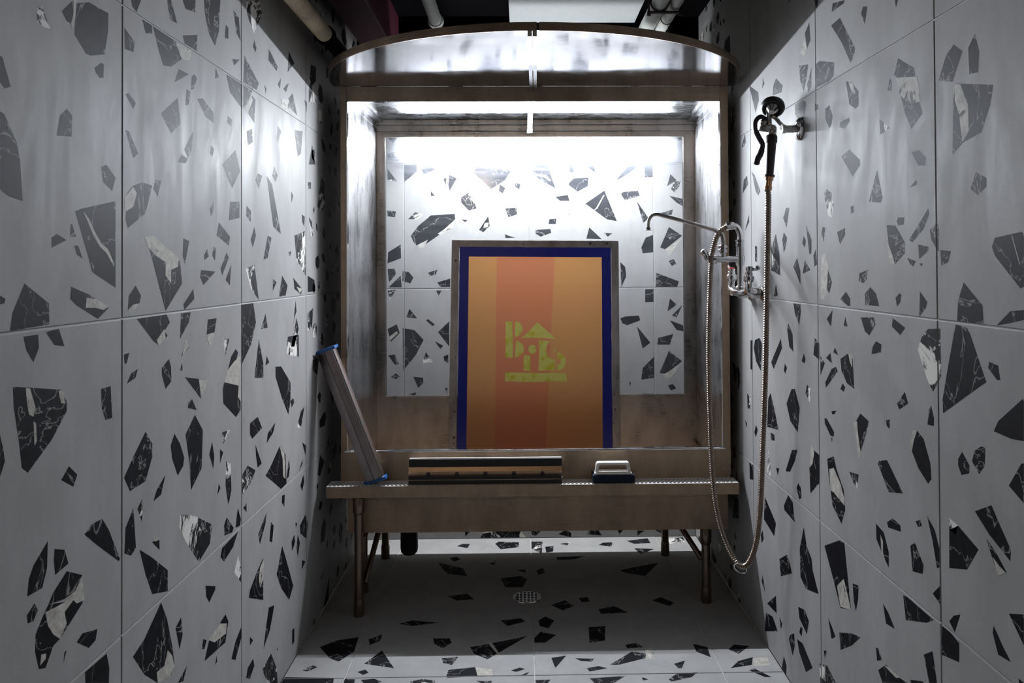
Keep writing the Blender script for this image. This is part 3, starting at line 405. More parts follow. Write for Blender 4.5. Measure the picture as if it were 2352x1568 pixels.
def tiled(name, urange, vrange, up, vp, to3d, nrm, chips, to2d, invis, seed):
    """wall of separate tiles over a grout bed, with terrazzo chips let into each tile face"""
    bm = BM(); n = Vector(nrm); U = cells(*urange, up); V = cells(*vrange, vp)
    TH = .0025
    q = [(urange[0], vrange[0]), (urange[1], vrange[0]), (urange[1], vrange[1]), (urange[0], vrange[1])]
    prism(bm, [to3d(*p) - n * (TH) for p in q], -n * .12, 1)
    rects = []
    for a, b in zip(U, U[1:]):
        for c, d in zip(V, V[1:]):
            r = (a + GAP, b - GAP, c + GAP, d - GAP); rects.append(r)
            lo4 = [(r[0], r[2]), (r[1], r[2]), (r[1], r[3]), (r[0], r[3])]; e = .0012
            hi4 = [(r[0] + e, r[2] + e), (r[1] - e, r[2] + e), (r[1] - e, r[3] - e), (r[0] + e, r[3] - e)]
            A_ = [bm.verts.new(to3d(*p) - n * TH) for p in lo4]; B_ = [bm.verts.new(to3d(*p) - n * .0008) for p in lo4]; D_ = [bm.verts.new(to3d(*p)) for p in hi4]
            bm.faces.new(D_)
            for i in range(4):
                j = (i + 1) % 4; bm.faces.new((A_[i], A_[j], B_[j], B_[i])); bm.faces.new((B_[i], B_[j], D_[j], D_[i]))
    polys = []
    for (x0, y0, s), txt in chips:
        for t in txt.replace('\n', '|').split('|'):
            t = t.split()
            if len(t) < 4: continue
            pts = []
            for c in t[1:]:
                x, y = map(float, c.split(',')); pts.append(to2d(x0 + x / s, y0 + y / s))
            polys.append(({'D': 2, 'M': 3, 'W': 4}[t[0]], pts, 1))
    rnd = random.Random(seed); done = []
    area = (urange[1] - urange[0]) * (vrange[1] - vrange[0])
    for _ in range(int(area * 260)):
        u, v = rnd.uniform(*urange), rnd.uniform(*vrange)
        if not invis(to3d(u, v)): continue
        R = rnd.choice((.018, .03, .03, .045, .07)) * rnd.uniform(.8, 1.2)
        if any(math.hypot(u - a, v - b) < R + c + .012 for a, b, c in done): continue
        done.append((u, v, R)); k = rnd.randint(4, 6); an = sorted(rnd.uniform(0, 2 * PI) for _ in range(k)); st = rnd.uniform(.5, 1); ro = rnd.uniform(0, PI)
        an = [2 * PI * (i + rnd.uniform(-.3, .3)) / k for i in range(k)]
        pts = [(u + R * (math.cos(a) * math.cos(ro) - st * math.sin(a) * math.sin(ro)), v + R * (math.cos(a) * math.sin(ro) + st * math.sin(a) * math.cos(ro))) for a in an]
        polys.append((rnd.choice((2, 2, 2, 3)), pts, 0))
    for mi, pts, _ in polys:
        lift = .00025 if mi == 4 else .00012
        lu, hu = min(p[0] for p in pts), max(p[0] for p in pts); lv, hv = min(p[1] for p in pts), max(p[1] for p in pts)
        for r in rects:
            if hu < r[0] or lu > r[1] or hv < r[2] or lv > r[3]: continue
            p = pts
            for ax, val, less in ((0, r[0] + .001, False), (0, r[1] - .001, True), (1, r[2] + .001, False), (1, r[3] - .001, True)):
                p = clip_half(p, ax, val, less)
                if len(p) < 3: break
            if len(p) < 3: continue
            v3 = [to3d(*c) + n * lift for c in p]
            # leave out slivers the clip leaves behind
            ar = abs(sum(p[i][0] * p[(i + 1) % len(p)][1] - p[(i + 1) % len(p)][0] * p[i][1] for i in range(len(p)))) / 2
            if ar < 8e-6: continue
            vs = [bm.verts.new(c) for c in v3]
            for tri in geometry.tessellate_polygon([v3]):
                try: f = bm.faces.new([vs[i] for i in tri]); f.material_index = mi
                except ValueError: pass
    bm.normal_update()
    for f in bm.faces:
        if f.material_index >= 2 and f.normal.dot(n) < 0: f.normal_flip()
    return struct(name, bm, [M['tile'], M['grout'], M['dark'], M['mixed'], M['white']])
def inframe(p, m=0):
    q = proj(p); return q is not None and -m < q[0] < 2352 + m and -m < q[1] < 1568 + m
tiled('wall_left', (-.2, YB), (0, ZC), 2.629, .6 - .002, lambda u, v: Vector((XL, u, v)), (1, 0, 0), CH_LEFT,
      lambda x, y: (lambda p: (p[1], p[2]))(onX(x, y, XL)), lambda p: not inframe(p, 40) or p[1] > 2.72, 3)
tiled('wall_right', (-.2, YB), (0, ZC), 2.6665, .583, lambda u, v: Vector((XR, u, v)), (-1, 0, 0), CH_RIGHT,
      lambda x, y: (lambda p: (p[1], p[2]))(onX(x, y, XR)), lambda p: not inframe(p, 40) or p[1] > 2.86, 5)
def back_inv(p):
    q = proj(p)
    if p[2] > 1.9: return True
    return not (880 < q[0] < 1580 and (300 < q[1] < 915)) and not (880 < q[0] < 1620 and 1205 < q[1])
tiled('wall_back', (XL, XR), (0, ZC), .03, .5945, lambda u, v: Vector((u, YB, v)), (0, -1, 0), CH_BACK,
      lambda x, y: (lambda p: (p[0], p[2]))(onY(x, y, YB)), back_inv, 7)
tiled('floor', (XL, XR), (-.2, YB), .03, YB - 6 * T, lambda u, v: Vector((u, v, 0)), (0, 0, 1), CH_FLOOR,
      lambda x, y: (lambda p: (p[0], p[1]))(onZ(x, y, 0)), lambda p: not inframe(p, 60), 9)
bm = BM(); box(bm, (XL - .12, YF - .12, ZC), (XR + .12, YB + .12, ZC + .1)); struct('ceiling', bm, M['black'])
bm = BM(); box(bm, (XL, 3.44, 2.22), (XR, YB, ZC)); struct('trim_1', bm, M['black'])
bm = BM(); box(bm, (XL - .12, YF - .12, 0), (XR + .12, YF, ZC)); struct('wall_front', bm, M['dark_wall'])
bm = BM(); box(bm, (XL - .12, YF, 0), (XL, -.2, ZC)); struct('wall_left', bm, M['dark_wall'])  # unseen rear side walls and floor, made dark to cut bounced light
bm = BM(); box(bm, (XR, YF, 0), (XR + .12, -.2, ZC)); struct('wall_right', bm, M['dark_wall'])
bm = BM(); box(bm, (XL - .12, YF, -.1), (XR + .12, -.2, -.001)); struct('floor', bm, M['dark_wall'])

# bare bulb of the room behind the camera
t = thing('ceiling_bulb', 'bare warm bulb hanging from the black ceiling behind the camera', 'lamp', (-.45, -1.2, 2.17))
bm = BM(); sweep(bm, [(-.45, -1.2, 2.28), (-.45, -1.2, ZC)], .004, 8); link('cord', bm, M['black'], t)
bm = BM(); lathe(bm, (-.45, -1.2, 2.235), (0, 0, 1), [(0, .02), (.05, .022), (.06, .01)]); link('socket', bm, M['black'], t)
bm = BM(); lathe(bm, (-.45, -1.2, 2.237), (0, 0, -1), [(0, .014), (.02, .02), (.045, .038), (.07, .045), (.095, .038), (.11, .02), (.115, .002)], 24); link('bulb', bm, M['bulb'], t, True)

# ------------------------------------------------------------------ washout booth
FY = 2.83; BY = 3.38
X0, X1 = -.692, .789            # outer front corners
IX0, IX1 = -.669, .759          # opening
OZ0, OZ1 = .603, 1.929
HZ = 1.985                      # hood plane
booth = thing('washout_booth', 'stainless steel screen washout booth with backlit window, half-round canopy and perforated front ledge', 'washout booth', (.05, 3.1, 0))
def P(name, bm, m, smooth=False, parent=None): return link(name, bm, m, parent or booth, smooth)
# front frame: two stiles and the header
bm = BM()
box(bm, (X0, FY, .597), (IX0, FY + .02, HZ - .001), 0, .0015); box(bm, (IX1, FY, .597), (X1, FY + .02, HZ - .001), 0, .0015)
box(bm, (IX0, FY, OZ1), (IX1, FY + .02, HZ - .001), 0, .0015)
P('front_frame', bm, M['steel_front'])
bm = BM()   # thin polished return edge around the opening
for a, b in (((IX0, FY - .001, OZ1 - .003), (IX1, FY + .02, OZ1)), ((IX0, FY - .001, OZ0), (IX0 + .003, FY + .02, OZ1)), ((IX1 - .003, FY - .001, OZ0), (IX1, FY + .02, OZ1))): box(bm, a, b)
P('opening_edge', bm, M['steel_pol'])
# sides
for sx, a, b in ((-1, -.670, -.662), (1, .760, .785)):
    bm = BM(); o = -.006 if sx < 0 else .006
    for z0, z1 in ((.3, HZ),):
        prism(bm, [(a, FY + .02, z0), (b, BY, z0), (b, BY, z1), (a, FY + .02, z1)], (o, 0, 0))
    P('side_panel', bm, M['steel_in'])
# roof of the booth, and the angle strips along its corners
bm = BM(); prism(bm, [(-.676, FY + .02, 1.965), (.766, FY + .02, 1.965), (.791, BY + .01, 1.962), (-.668, BY + .01, 1.962)], (0, 0, .006)); P('roof_panel', bm, M['steel_ceil'])
for a, b, d in ((-.669, -.661, 1), (.759, .784, -1)):
    bm = BM()
    prism(bm, [(a, FY + .021, 1.953), (a + .034 * d, FY + .021, 1.953), (b + .034 * d, BY - .002, 1.95), (b, BY - .002, 1.95)], (0, 0, .003))
    prism(bm, [(a + .032 * d, FY + .021, 1.953), (a + .034 * d, FY + .021, 1.953), (b + .034 * d, BY - .002, 1.95), (b + .032 * d, BY - .002, 1.95)], (0, 0, .013))
    prism(bm, [(a, FY + .021, 1.928), (a + .003 * d, FY + .021, 1.928), (b + .003 * d, BY - .002, 1.925), (b, BY - .002, 1.925)], (0, 0, .026))
    P('corner_flange', bm, M['steel_in'])
# back: lower sheet, stiles, top rails with folds
WX0, WX1, WZ0, WZ1 = -.622, .733, .715, 1.886
bm = BM()
box(bm, (-.662, BY, .31), (.785, BY + .012, WZ0 - .014)); box(bm, (-.662, BY, WZ1 + .014), (.785, BY + .012, 1.965))
box(bm, (-.662, BY - .001, .69), (WX0, BY + .012, 1.9)); box(bm, (WX1, BY - .001, .69), (.785, BY + .012, 1.9))
box(bm, (-.662, BY - .018, 1.913), (.785, BY, 1.94), 0, .003)
box(bm, (-.662, BY - .03, 1.94), (.785, BY, 1.962), 0, .002)
P('back_panel', bm, M['steel'])
bm = BM()
for a, b in (((WX0 - .012, BY - .008, WZ0 - .014), (WX1 + .012, BY + .012, WZ0)), ((WX0 - .012, BY - .008, WZ1), (WX1 + .012, BY + .012, WZ1 + .016)),
             ((WX0 - .012, BY - .008, WZ0), (WX0, BY + .012, WZ1)), ((WX1, BY - .008, WZ0), (WX1 + .012, BY + .012, WZ1))): box(bm, a, b, 0, .0015)
P('window_trim', bm, M['steel'])
bm = BM(); box(bm, (WX0, BY + .004, WZ0), (WX1, BY + .008, WZ1)); P('window_pane', bm, M['glass'])
# front apron and basin
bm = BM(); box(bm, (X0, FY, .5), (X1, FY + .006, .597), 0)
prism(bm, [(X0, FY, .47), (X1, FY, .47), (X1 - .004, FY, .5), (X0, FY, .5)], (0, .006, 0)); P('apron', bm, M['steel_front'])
bm = BM(); box(bm, (IX0 - .01, FY - .002, .597), (IX1 + .01, FY + .022, .603), 0, .0015); P('sill', bm, M['steel_pol'])
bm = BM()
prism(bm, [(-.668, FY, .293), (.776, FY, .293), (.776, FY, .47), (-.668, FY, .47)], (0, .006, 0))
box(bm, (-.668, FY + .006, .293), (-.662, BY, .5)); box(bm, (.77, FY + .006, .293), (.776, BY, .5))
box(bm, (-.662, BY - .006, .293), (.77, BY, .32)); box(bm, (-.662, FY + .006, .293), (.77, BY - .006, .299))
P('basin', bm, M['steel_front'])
# perforated ledge
SH0, SH1, SY0, SY1, SZ = -.728, .797, 2.757, FY, .489
bm = BM(); pit = .0152; rows = int((SY1 - SY0 - .006) / pit); yy0 = SY0 + .003
cols = int((SH1 - SH0 - .02) / pit)
for r in range(rows):
    off = (pit / 2 if r % 2 else 0); xs = SH0 + .004 + off
    ya, yb = yy0 + r * pit, yy0 + (r + 1) * pit
    if r == rows - 1: pass
    for c in range(cols):
        xa = xs + c * pit; cx_, cy_ = xa + pit / 2, (ya + yb) / 2; R = pit * .41; k = 8
        ring = [bm.verts.new((cx_ + R * math.cos(2 * PI * i / k + PI / 8), cy_ + R * math.sin(2 * PI * i / k + PI / 8), SZ)) for i in range(k)]
        ring2 = [bm.verts.new((v.co.x, v.co.y, SZ - .0015)) for v in ring]
        h = pit / 2; o8 = [(h, h * .414), (h * .414, h), (-h * .414, h), (-h, h * .414), (-h, -h * .414), (-h * .414, -h), (h * .414, -h), (h, -h * .414)]
        out = [bm.verts.new((cx_ + a, cy_ + b, SZ)) for a, b in o8]
        for i in range(k):
            j = (i + 1) % k; bm.faces.new((ring[i], out[i], out[j], ring[j])); bm.faces.new((ring2[i], ring[i], ring[j], ring2[j]))
        for sx, sy, i, j in ((1, 1, 0, 1), (-1, 1, 2, 3), (-1, -1, 4, 5), (1, -1, 6, 7)):
            cv = bm.verts.new((cx_ + h * sx, cy_ + h * sy, SZ)); bm.faces.new((out[i], cv, out[j]))
    box(bm, (SH0, ya, SZ - .001), (xs, yb, SZ)); box(bm, (xs + cols * pit, ya, SZ - .001), (SH1, yb, SZ))
box(bm, (SH0, SY0, SZ - .001), (SH1, yy0, SZ)); box(bm, (SH0, yy0 + rows * pit, SZ - .001), (SH1, SY1, SZ))
P('perforated_ledge', bm, M['ledge'])
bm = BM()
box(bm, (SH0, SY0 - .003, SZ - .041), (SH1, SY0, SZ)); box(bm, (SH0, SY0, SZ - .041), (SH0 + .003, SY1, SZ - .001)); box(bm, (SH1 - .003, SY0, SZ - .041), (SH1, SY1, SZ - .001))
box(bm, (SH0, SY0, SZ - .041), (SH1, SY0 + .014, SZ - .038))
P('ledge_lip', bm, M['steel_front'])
# legs
def leg(x, y, top, foot=True, r=.0165):
    bm = BM(); sweep(bm, [(x, y, .0), (x, y, top)], r, 16); lg = P('leg', bm, M['leg'], True)
    bm = BM(); lathe(bm, (x, y, 0), (0, 0, 1), [(0, r * 1.15), (.05, r * 1.15), (.06, r * 1.02)]); link('foot_collar', bm, M['leg'], lg, True); bm = BM(); lathe(bm, (x, y, top - .07), (0, 0, 1), [(0, r * 1.05), (.008, r * 1.3), (.055, r * 1.3), (.063, r * 1.05)])
    link('leg_collar', bm, M['leg'], lg, True)
leg(-.618, 2.797, .447); leg(.700, 2.87, .293); leg(-.64, 3.0, .293, r=.012); leg(-.621, 3.345, .293); leg(.632, 3.345, .293)
for a, b in (((-.6, 2.815, .11), (-.57, 3.0, .291)), ((.69, 2.9, .155), (.60, 3.02, .291))):
    bm = BM(); sweep(bm, [a, b], .011, 12); P('brace', bm, M['leg'], True)
bm = BM(); tp = onY(940, 1222, 3.15); lathe(bm, (tp.x, 3.15, .088), (0, 0, 1), [(0, .015), (.005, .026), (.014, .034), (.03, .037), (.16, .038), (.17, .044), (.205, .044)], 24); P('drain_trap', bm, M['trap'], True)
# half-round canopy
HX, HA, HB = .047, .765, .668
def arc(a, b, n=64, s=1.0): return [(HX + HA * s * math.cos(a + (b - a) * i / n), FY - HB * s * math.sin(a + (b - a) * i / n)) for i in range(n + 1)]
bm = BM(); segs = arc(PI, 0, 72)
top = [bm.verts.new((x, y, HZ)) for x, y in segs]; nr = 8
# plate as strips from rim to the booth front so that it can sag and ripple a little
grid = []
for i, (x, y) in enumerate(segs):
    col = [top[i]]
    for k in range(1, nr + 1):
        s = k / nr; xx = x + (HX + (x - HX) * .985 - x) * s; yy = y + (FY - y) * s
        zz = HZ + .0035 * math.sin(PI * s) * math.sin(3.1 * (xx + .3)) + .0018 * math.sin(PI * s) * math.sin(11 * xx + 3 * yy)
        col.append(bm.verts.new((xx, yy, zz)))
    grid.append(col)
for i in range(len(grid) - 1):
    for k in range(nr):
        q = (grid[i][k], grid[i][k + 1], grid[i + 1][k + 1], grid[i + 1][k])
        try: bm.faces.new(q)
        except ValueError: pass
bmesh.ops.remove_doubles(bm, verts=bm.verts, dist=1e-5)
P('canopy', bm, M['canopy'], True)
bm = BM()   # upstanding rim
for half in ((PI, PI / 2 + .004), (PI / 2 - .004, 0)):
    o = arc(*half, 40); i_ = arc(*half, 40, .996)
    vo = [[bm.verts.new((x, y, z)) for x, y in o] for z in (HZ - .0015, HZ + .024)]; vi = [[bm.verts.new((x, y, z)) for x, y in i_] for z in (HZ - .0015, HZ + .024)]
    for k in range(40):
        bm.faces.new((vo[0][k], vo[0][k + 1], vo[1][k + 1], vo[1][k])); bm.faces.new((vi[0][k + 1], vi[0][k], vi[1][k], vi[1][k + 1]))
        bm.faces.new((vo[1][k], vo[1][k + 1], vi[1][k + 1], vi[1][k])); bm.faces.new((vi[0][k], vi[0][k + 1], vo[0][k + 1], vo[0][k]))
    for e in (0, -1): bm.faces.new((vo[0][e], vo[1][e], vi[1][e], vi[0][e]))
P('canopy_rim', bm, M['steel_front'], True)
for sgn in (-1, 1):
    bm = BM(); x = .03 + sgn * .0075
    prism(bm, [(x - .006, FY - HB * .998, HZ - .018), (x + .006, FY - HB * .998, HZ - .018), (x + .006, FY - HB * .998, HZ), (x - .006, FY - HB * .998, HZ)], (.012, HB - .004, 0))
    P('seam_flange', bm, M['steel_in'])
bm = BM(); prism(bm, [(.022, FY + .021, 1.946), (.022, BY - .032, 1.899), (.022, BY - .032, 1.963), (.022, FY + .021, 1.963)], (.022, 0, 0)); P('ceiling_bracket', bm, M['canopy'])

# ------------------------------------------------------------------ lamp behind the window
TY, TZ = 3.435, 1.868
t = thing('tube_light', 'long white ribbed tube light glowing on the tiled wall behind the booth window', 'lamp', (.063, TY, TZ))
bm = BM(); a, b = -.545, .671; n = 160
pts = [(a + (b - a) * i / n, TY, TZ) for i in range(n + 1)]
prof = []
for i, p in enumerate(pts): prof.append(.0115 + (.0011 if i % 2 else 0))
sweep(bm, pts, prof, 14); bm.normal_update()
for f in bm.faces:
    if f.normal.dot(Vector((0, -.74, -.67))) > .84: f.material_index = 1
    elif f.normal.z > .45: f.material_index = 2
link('glass_tube', bm, [M['tube'], M['tube_front'], M['tube_top']], t, True)
for x, d in ((a, -1), (b, 1)):
    bm = BM(); lathe(bm, (x, TY, TZ), (d, 0, 0), [(0, .013), (.012, .013), (.014, .006)]); box(bm, (x + d * .002, TY, TZ - .01), (x + d * .012, YB - .001, TZ + .01)); link('end_cap', bm, M['white_pl'], t)

# ------------------------------------------------------------------ printing screen leaning in the booth
ptl, ptr = onY(1037.5, 550, 3.345), onY(1421, 553, 3.345); pbl, pbr = onY(1030, 1030, 3.255), onY(1425, 1030, 3.255)
top_c = (ptl + ptr) / 2; bot_c = (pbl + pbr) / 2
Wd = ((ptr - ptl).length + (pbr - pbl).length) / 2
upv = (top_c - bot_c).normalized()
foot = top_c - upv * ((top_c.z - .302) / upv.z)
Ht = (top_c - foot).length
scr = thing('printing_screen', 'aluminium silkscreen frame with blue tape and orange emulsion leaning inside the booth', 'screen', foot)
rx = Vector((1, 0, 0)); zz = upv; yy = zz.cross(rx).normalized(); rx = yy.cross(zz)
scr.rotation_euler = Matrix((rx, yy, zz)).transposed().to_euler()
bpy.context.view_layer.update()
def LP(name, bm, m, smooth=False, parent=None):
    o = link(name, bm, m, None, smooth); o.parent = parent or scr; return o
# local frame: x right, y away from the camera, z along the frame
FW = .0335; hw = Wd / 2; D_ = .03
bm = BM()
box(bm, (-hw, 0, 0), (-hw + FW, D_, Ht), 0, .002); box(bm, (hw - FW, 0, 0), (hw, D_, Ht), 0, .002)
box(bm, (-hw + FW, 0, Ht - FW), (hw - FW, D_, Ht), 0, .002); box(bm, (-hw + FW, 0, 0), (hw - FW, D_, FW), 0, .002)
def lpx(x, y):
    """pixel -> local (x, z) on the frame's front plane"""
    d = ray(x, y); nrm = yy; o = Vector((0, 0, CAMH)); tt = (foot - o).dot(nrm) / d.dot(nrm); p = o + d * tt - foot
    return p.dot(rx), p.dot(zz)
rnd = random.Random(8)
for px_, py_, s in ((1041, 925, 3), (1044, 945, 5), (1043, 1005, 6), (1036, 960, 2), (1042, 1018, 4), (1417, 868, 3), (1411, 905, 3), (1413, 940, 4), (1409, 972, 3), (1410, 900, 2), (1047, 598, 5), (1048, 760, 2), (1045, 790, 2), (1046, 820, 2), (1202, 561, 3)):
    a, b = lpx(px_, py_); R = s / FPX * 3.3 * .6
    vs = [bm.verts.new((a + R * rnd.uniform(.6, 1.1) * math.cos(i), -.0004, b + R * rnd.uniform(.6, 1.2) * math.sin(i))) for i in (0, 1.05, 2.1, 3.14, 4.2, 5.2)]
    bm.faces.new(vs).material_index = 1
LP('frame', bm, [M['alu_frame'], M['purple_grip']])
ex0, ez1 = lpx(1077, 589); ex1, _ = lpx(1382, 590); bx0, bz1 = lpx(1056, 567); bx1, _ = lpx(1403, 569)
ez0 = FW + .03
bm = BM()
rnd = random.Random(4)
def strip(x0, z0, x1, z1, y, wob=.0008):
    vert = abs(z1 - z0) > abs(x1 - x0); n = 24; L = []; R = []
    for i in range(n + 1):
        s = i / n; w1, w2 = rnd.uniform(-wob, wob), rnd.uniform(-wob, wob) * .3
        if vert: zc = z0 + (z1 - z0) * s; L.append((x0 + w1, zc)); R.append((x1 + w2, zc))
        else: xc = x0 + (x1 - x0) * s; L.append((xc, z0 + w2)); R.append((xc, z1 + w1))
    a = [bm.verts.new((p[0], y, p[1])) for p in L]; b = [bm.verts.new((p[0], y, p[1])) for p in R]
    for i in range(n): bm.faces.new((a[i], b[i], b[i + 1], a[i + 1]))
strip(bx0, ez0 - .02, ex0, bz1, -.0012); strip(bx1, ez0 - .02, ex1, bz1, -.0012)
strip(ex0 - .001, ez1, ex1 + .001, bz1, -.0010); strip(ex0, ez0 - .02, ex1, ez0, -.001)
r = bmesh.ops.extrude_face_region(bm, geom=bm.faces[:]); bmesh.ops.translate(bm, vec=(0, .0007, 0), verts=[v for v in r['geom'] if isinstance(v, bmesh.types.BMVert)])
LP('tape_border', bm, M['tape'])
# letters cut in the emulsion (zoom window 1140,720 scale 8.711)
def hp(s): return [lpx(1140 + float(a.split(',')[0]) / 8.711, 720 + float(a.split(',')[1]) / 8.711) for a in s.split()]
LET = ["188,160 322,157 328,520 330,882 180,880 183,520",
"378,152 420,157 465,180 505,225 528,285 520,345 480,410 430,450 376,478 370,320",
"392,540 440,552 500,590 540,645 552,710 535,775 490,825 430,860 368,880 382,700",
"822,172 880,232 1000,330 1110,425 1182,502 1050,498 820,482 640,484 498,490 640,365",
"672,640 715,622 765,635 803,700 790,760 740,805 715,806 660,780 641,735 648,670",
"552,835 676,838 680,1000 678,1145 548,1138 544,980",
"853,532 960,535 1082,547 1030,600 1003,660 1000,740 1020,820 1060,880 1110,910 1176,930 1172,1040 1168,1128 1010,1135 845,1145 858,840",
"1184,688 1184,765 1160,755 1140,738 1155,705",
"1222,775 1280,790 1340,830 1378,885 1390,950 1378,1030 1340,1090 1280,1130 1220,1140 1222,1032 1265,1015 1295,975 1285,925 1255,902 1222,905",
"174,1178 500,1182 800,1188 1395,1192 1410,1355 1100,1355 900,1362 640,1368 480,1362 300,1352 176,1358"]
polys = [hp(s) for s in LET]
def flat(name, outer, holes, m, y):
    cu = bpy.data.curves.new(name, 'CURVE'); cu.dimensions = '2D'; cu.fill_mode = 'BOTH'
    for pl in [outer] + holes:
        sp = cu.splines.new('POLY'); sp.points.add(len(pl) - 1); sp.use_cyclic_u = True
        for i, (a, b) in enumerate(pl): sp.points[i].co = (a, b, 0, 1)
    co = bpy.data.objects.new(name, cu); C.objects.link(co)
    dg = bpy.context.evaluated_depsgraph_get(); me = bpy.data.meshes.new_from_object(co.evaluated_get(dg))
    bpy.data.objects.remove(co); bpy.data.curves.remove(cu)
    for v in me.vertices: v.co = (v.co.x, y, v.co.y)
    me.materials.clear(); me.materials.append(m)
    o = bpy.data.objects.new(name, me); C.objects.link(o); o.parent = scr; return o
st0, _ = lpx(1140, 700); st1, _z = lpx(1268, 720)
emu = film_mat('orange_emulsion', (.92, .46, .17), (.91, .34, .16), (st0, st1 - .045 * _z), .95)
ste = film_mat('yellow_stencil_mesh', (.84, .80, .20), (.74, .62, .03), None)
flat('emulsion', [(ex0 - .004, ez0 - .004), (ex1 + .004, ez0 - .004), (ex1 + .004, ez1 + .004), (ex0 - .004, ez1 + .004)], polys, emu, 0.0005)
for nm, k in (('letter_b', [0, 1, 2]), ('letter_a', [3, 4, 5]), ('letter_l', [6]), ('letter_s', [7, 8]), ('underline', [9])):
    obs_ = [flat(nm, polys[i], [], ste, .0005) for i in k]
    base = obs_[0]
    if len(obs_) > 1:
        bmj = BM()
        for o in obs_: bmj.from_mesh(o.data)
        bmj.to_mesh(base.data); bmj.free()
        for o in obs_[1:]: bpy.data.objects.remove(o)
    base.name = nm; base['label'] = 'translucent yellow-green stencil shape'
for x, y in ((1356, 559), (1394, 559)):
    a, b = lpx(x, y); bm = BM(); lathe(bm, (a, .0, b), (0, -1, 0), [(-.001, .0055), (.0005, .0055), (.001, .004)], 14); LP('frame_plug', bm, M['black_rub'])

# ------------------------------------------------------------------ things on the ledge
# squeegee lying along the ledge
a = onY(938, 1113, 2.772); b = onY(1291, 1113, 2.772); x0, x1 = a.x, b.x; zb = SZ + .0005
ztop = onY(1100, 1053, 2.79).z; H = ztop - zb
sq = thing('squeegee', 'long squeegee with black rubber blade and bolted metal holder lying on the perforated ledge', 'squeegee', ((x0 + x1) / 2, 2.795, zb))
bm = BM(); pr_f = [(2.766, 0), (2.766, .26), (2.775, .30), (2.775, .46), (2.779, .5), (2.784, .68), (2.812, .68), (2.822, .45), (2.824, 0)]
prism(bm, [(x0, y, zb + H * k) for y, k in pr_f], (x1 - x0, 0, 0)); link('holder', bm, M['holder'], sq)
bm = BM(); box(bm, (x0 + .001, 2.7655, zb + H * .02), (x1 - .001, 2.7662, zb + H * .19)); box(bm, (x0 + .001, 2.7652, zb + H * .215), (x1 - .001, 2.775, zb + H * .36)); link('rail', bm, M['black_rub'], sq)
bm = BM(); box(bm, (x0, 2.786, zb + H * .66), (x1, 2.797, zb + H), 0, .0006); link('rubber_blade', bm, M['black_rub'], sq)
bl = bpy.data.objects['rubber_blade']
bm = BM(); box(bm, (x0 + .0005, 2.7985, zb + H * .66), (x1 - .0005, 2.806, zb + H * 1.012), 0, .0005); link('blade_backing', bm, M['white_pl'], sq)
for i in range(5):
    x = x0 + (x1 - x0) * (.128 + i * .186); bm = BM(); lathe(bm, (x, 2.776, zb + H * .42), (0, -1, 0), [(0, .0085), (.004, .0085), (.006, .006)], 6); link('bolt', bm, M['rust'], sq)
# scrub pad
a = onY(1362, 1112, 2.765); b = onY(1459, 1112, 2.765)
pd = thing('scrub_pad', 'white plastic hand scrubber with handle on a dark blue foam pad', 'scrubber', ((a.x + b.x) / 2, 2.79, zb))
ph = onY(1400, 1090, 2.765).z
bm = BM(); box(bm, (a.x, 2.763, zb), (b.x, 2.826, ph), 0, .006)
bmesh.ops.subdivide_edges(bm, edges=bm.edges[:], cuts=3, use_grid_fill=True)
rnd = random.Random(2)
for v in bm.verts: v.co += Vector((rnd.uniform(-1, 1), rnd.uniform(-1, 1), rnd.uniform(-1, .2))) * .0007
link('foam_pad', bm, M['foam'], pd, True)
px0, px1 = onY(1366, 1093, 2.768).x, onY(1452, 1093, 2.768).x
bm = BM(); box(bm, (px0, 2.768, ph - .0015), (px1, 2.82, ph + .006), 0, .0025); link('base_plate', bm, M['white_pl'], pd)
hz = onY(1400, 1061, 2.78).z; hx0, hx1 = onY(1370, 1062, 2.78).x, onY(1445, 1062, 2.78).x
bm = BM(); loop_o = [(px0 + .003, ph + .004), (hx0 - .001, hz - .006), (hx0 + .004, hz), (hx1 - .004, hz), (hx1 + .001, hz - .006), (px1 - .003, ph + .004)]
loop_i = [(px0 + .014, ph + .004), (hx0 + .0085, hz - .0135), (hx0 + .012, hz - .010), (hx1 - .012, hz - .010), (hx1 - .0085, hz - .0135), (px1 - .014, ph + .004)]
for y in (2.773, 2.799):
    pass
A0 = [bm.verts.new((x, 2.773, z)) for x, z in loop_o]; A1 = [bm.verts.new((x, 2.801, z)) for x, z in loop_o]
B0 = [bm.verts.new((x, 2.773, z)) for x, z in loop_i]; B1 = [bm.verts.new((x, 2.801, z)) for x, z in loop_i]
for i in range(5):
    bm.faces.new((A0[i], A0[i + 1], B0[i + 1], B0[i])); bm.faces.new((A1[i + 1], A1[i], B1[i], B1[i + 1]))
    bm.faces.new((A1[i], A1[i + 1], A0[i + 1], A0[i])); bm.faces.new((B0[i], B0[i + 1], B1[i + 1], B1[i]))
for e in (0, 5): bm.faces.new((A0[e], A1[e], B1[e], B0[e]))
bmesh.ops.recalc_face_normals(bm, faces=bm.faces[:]); bmesh.ops.bevel(bm, geom=bm.edges[:], offset=.0014, segments=2, affect='EDGES')
link('handle', bm, M['white_pl'], pd, True)
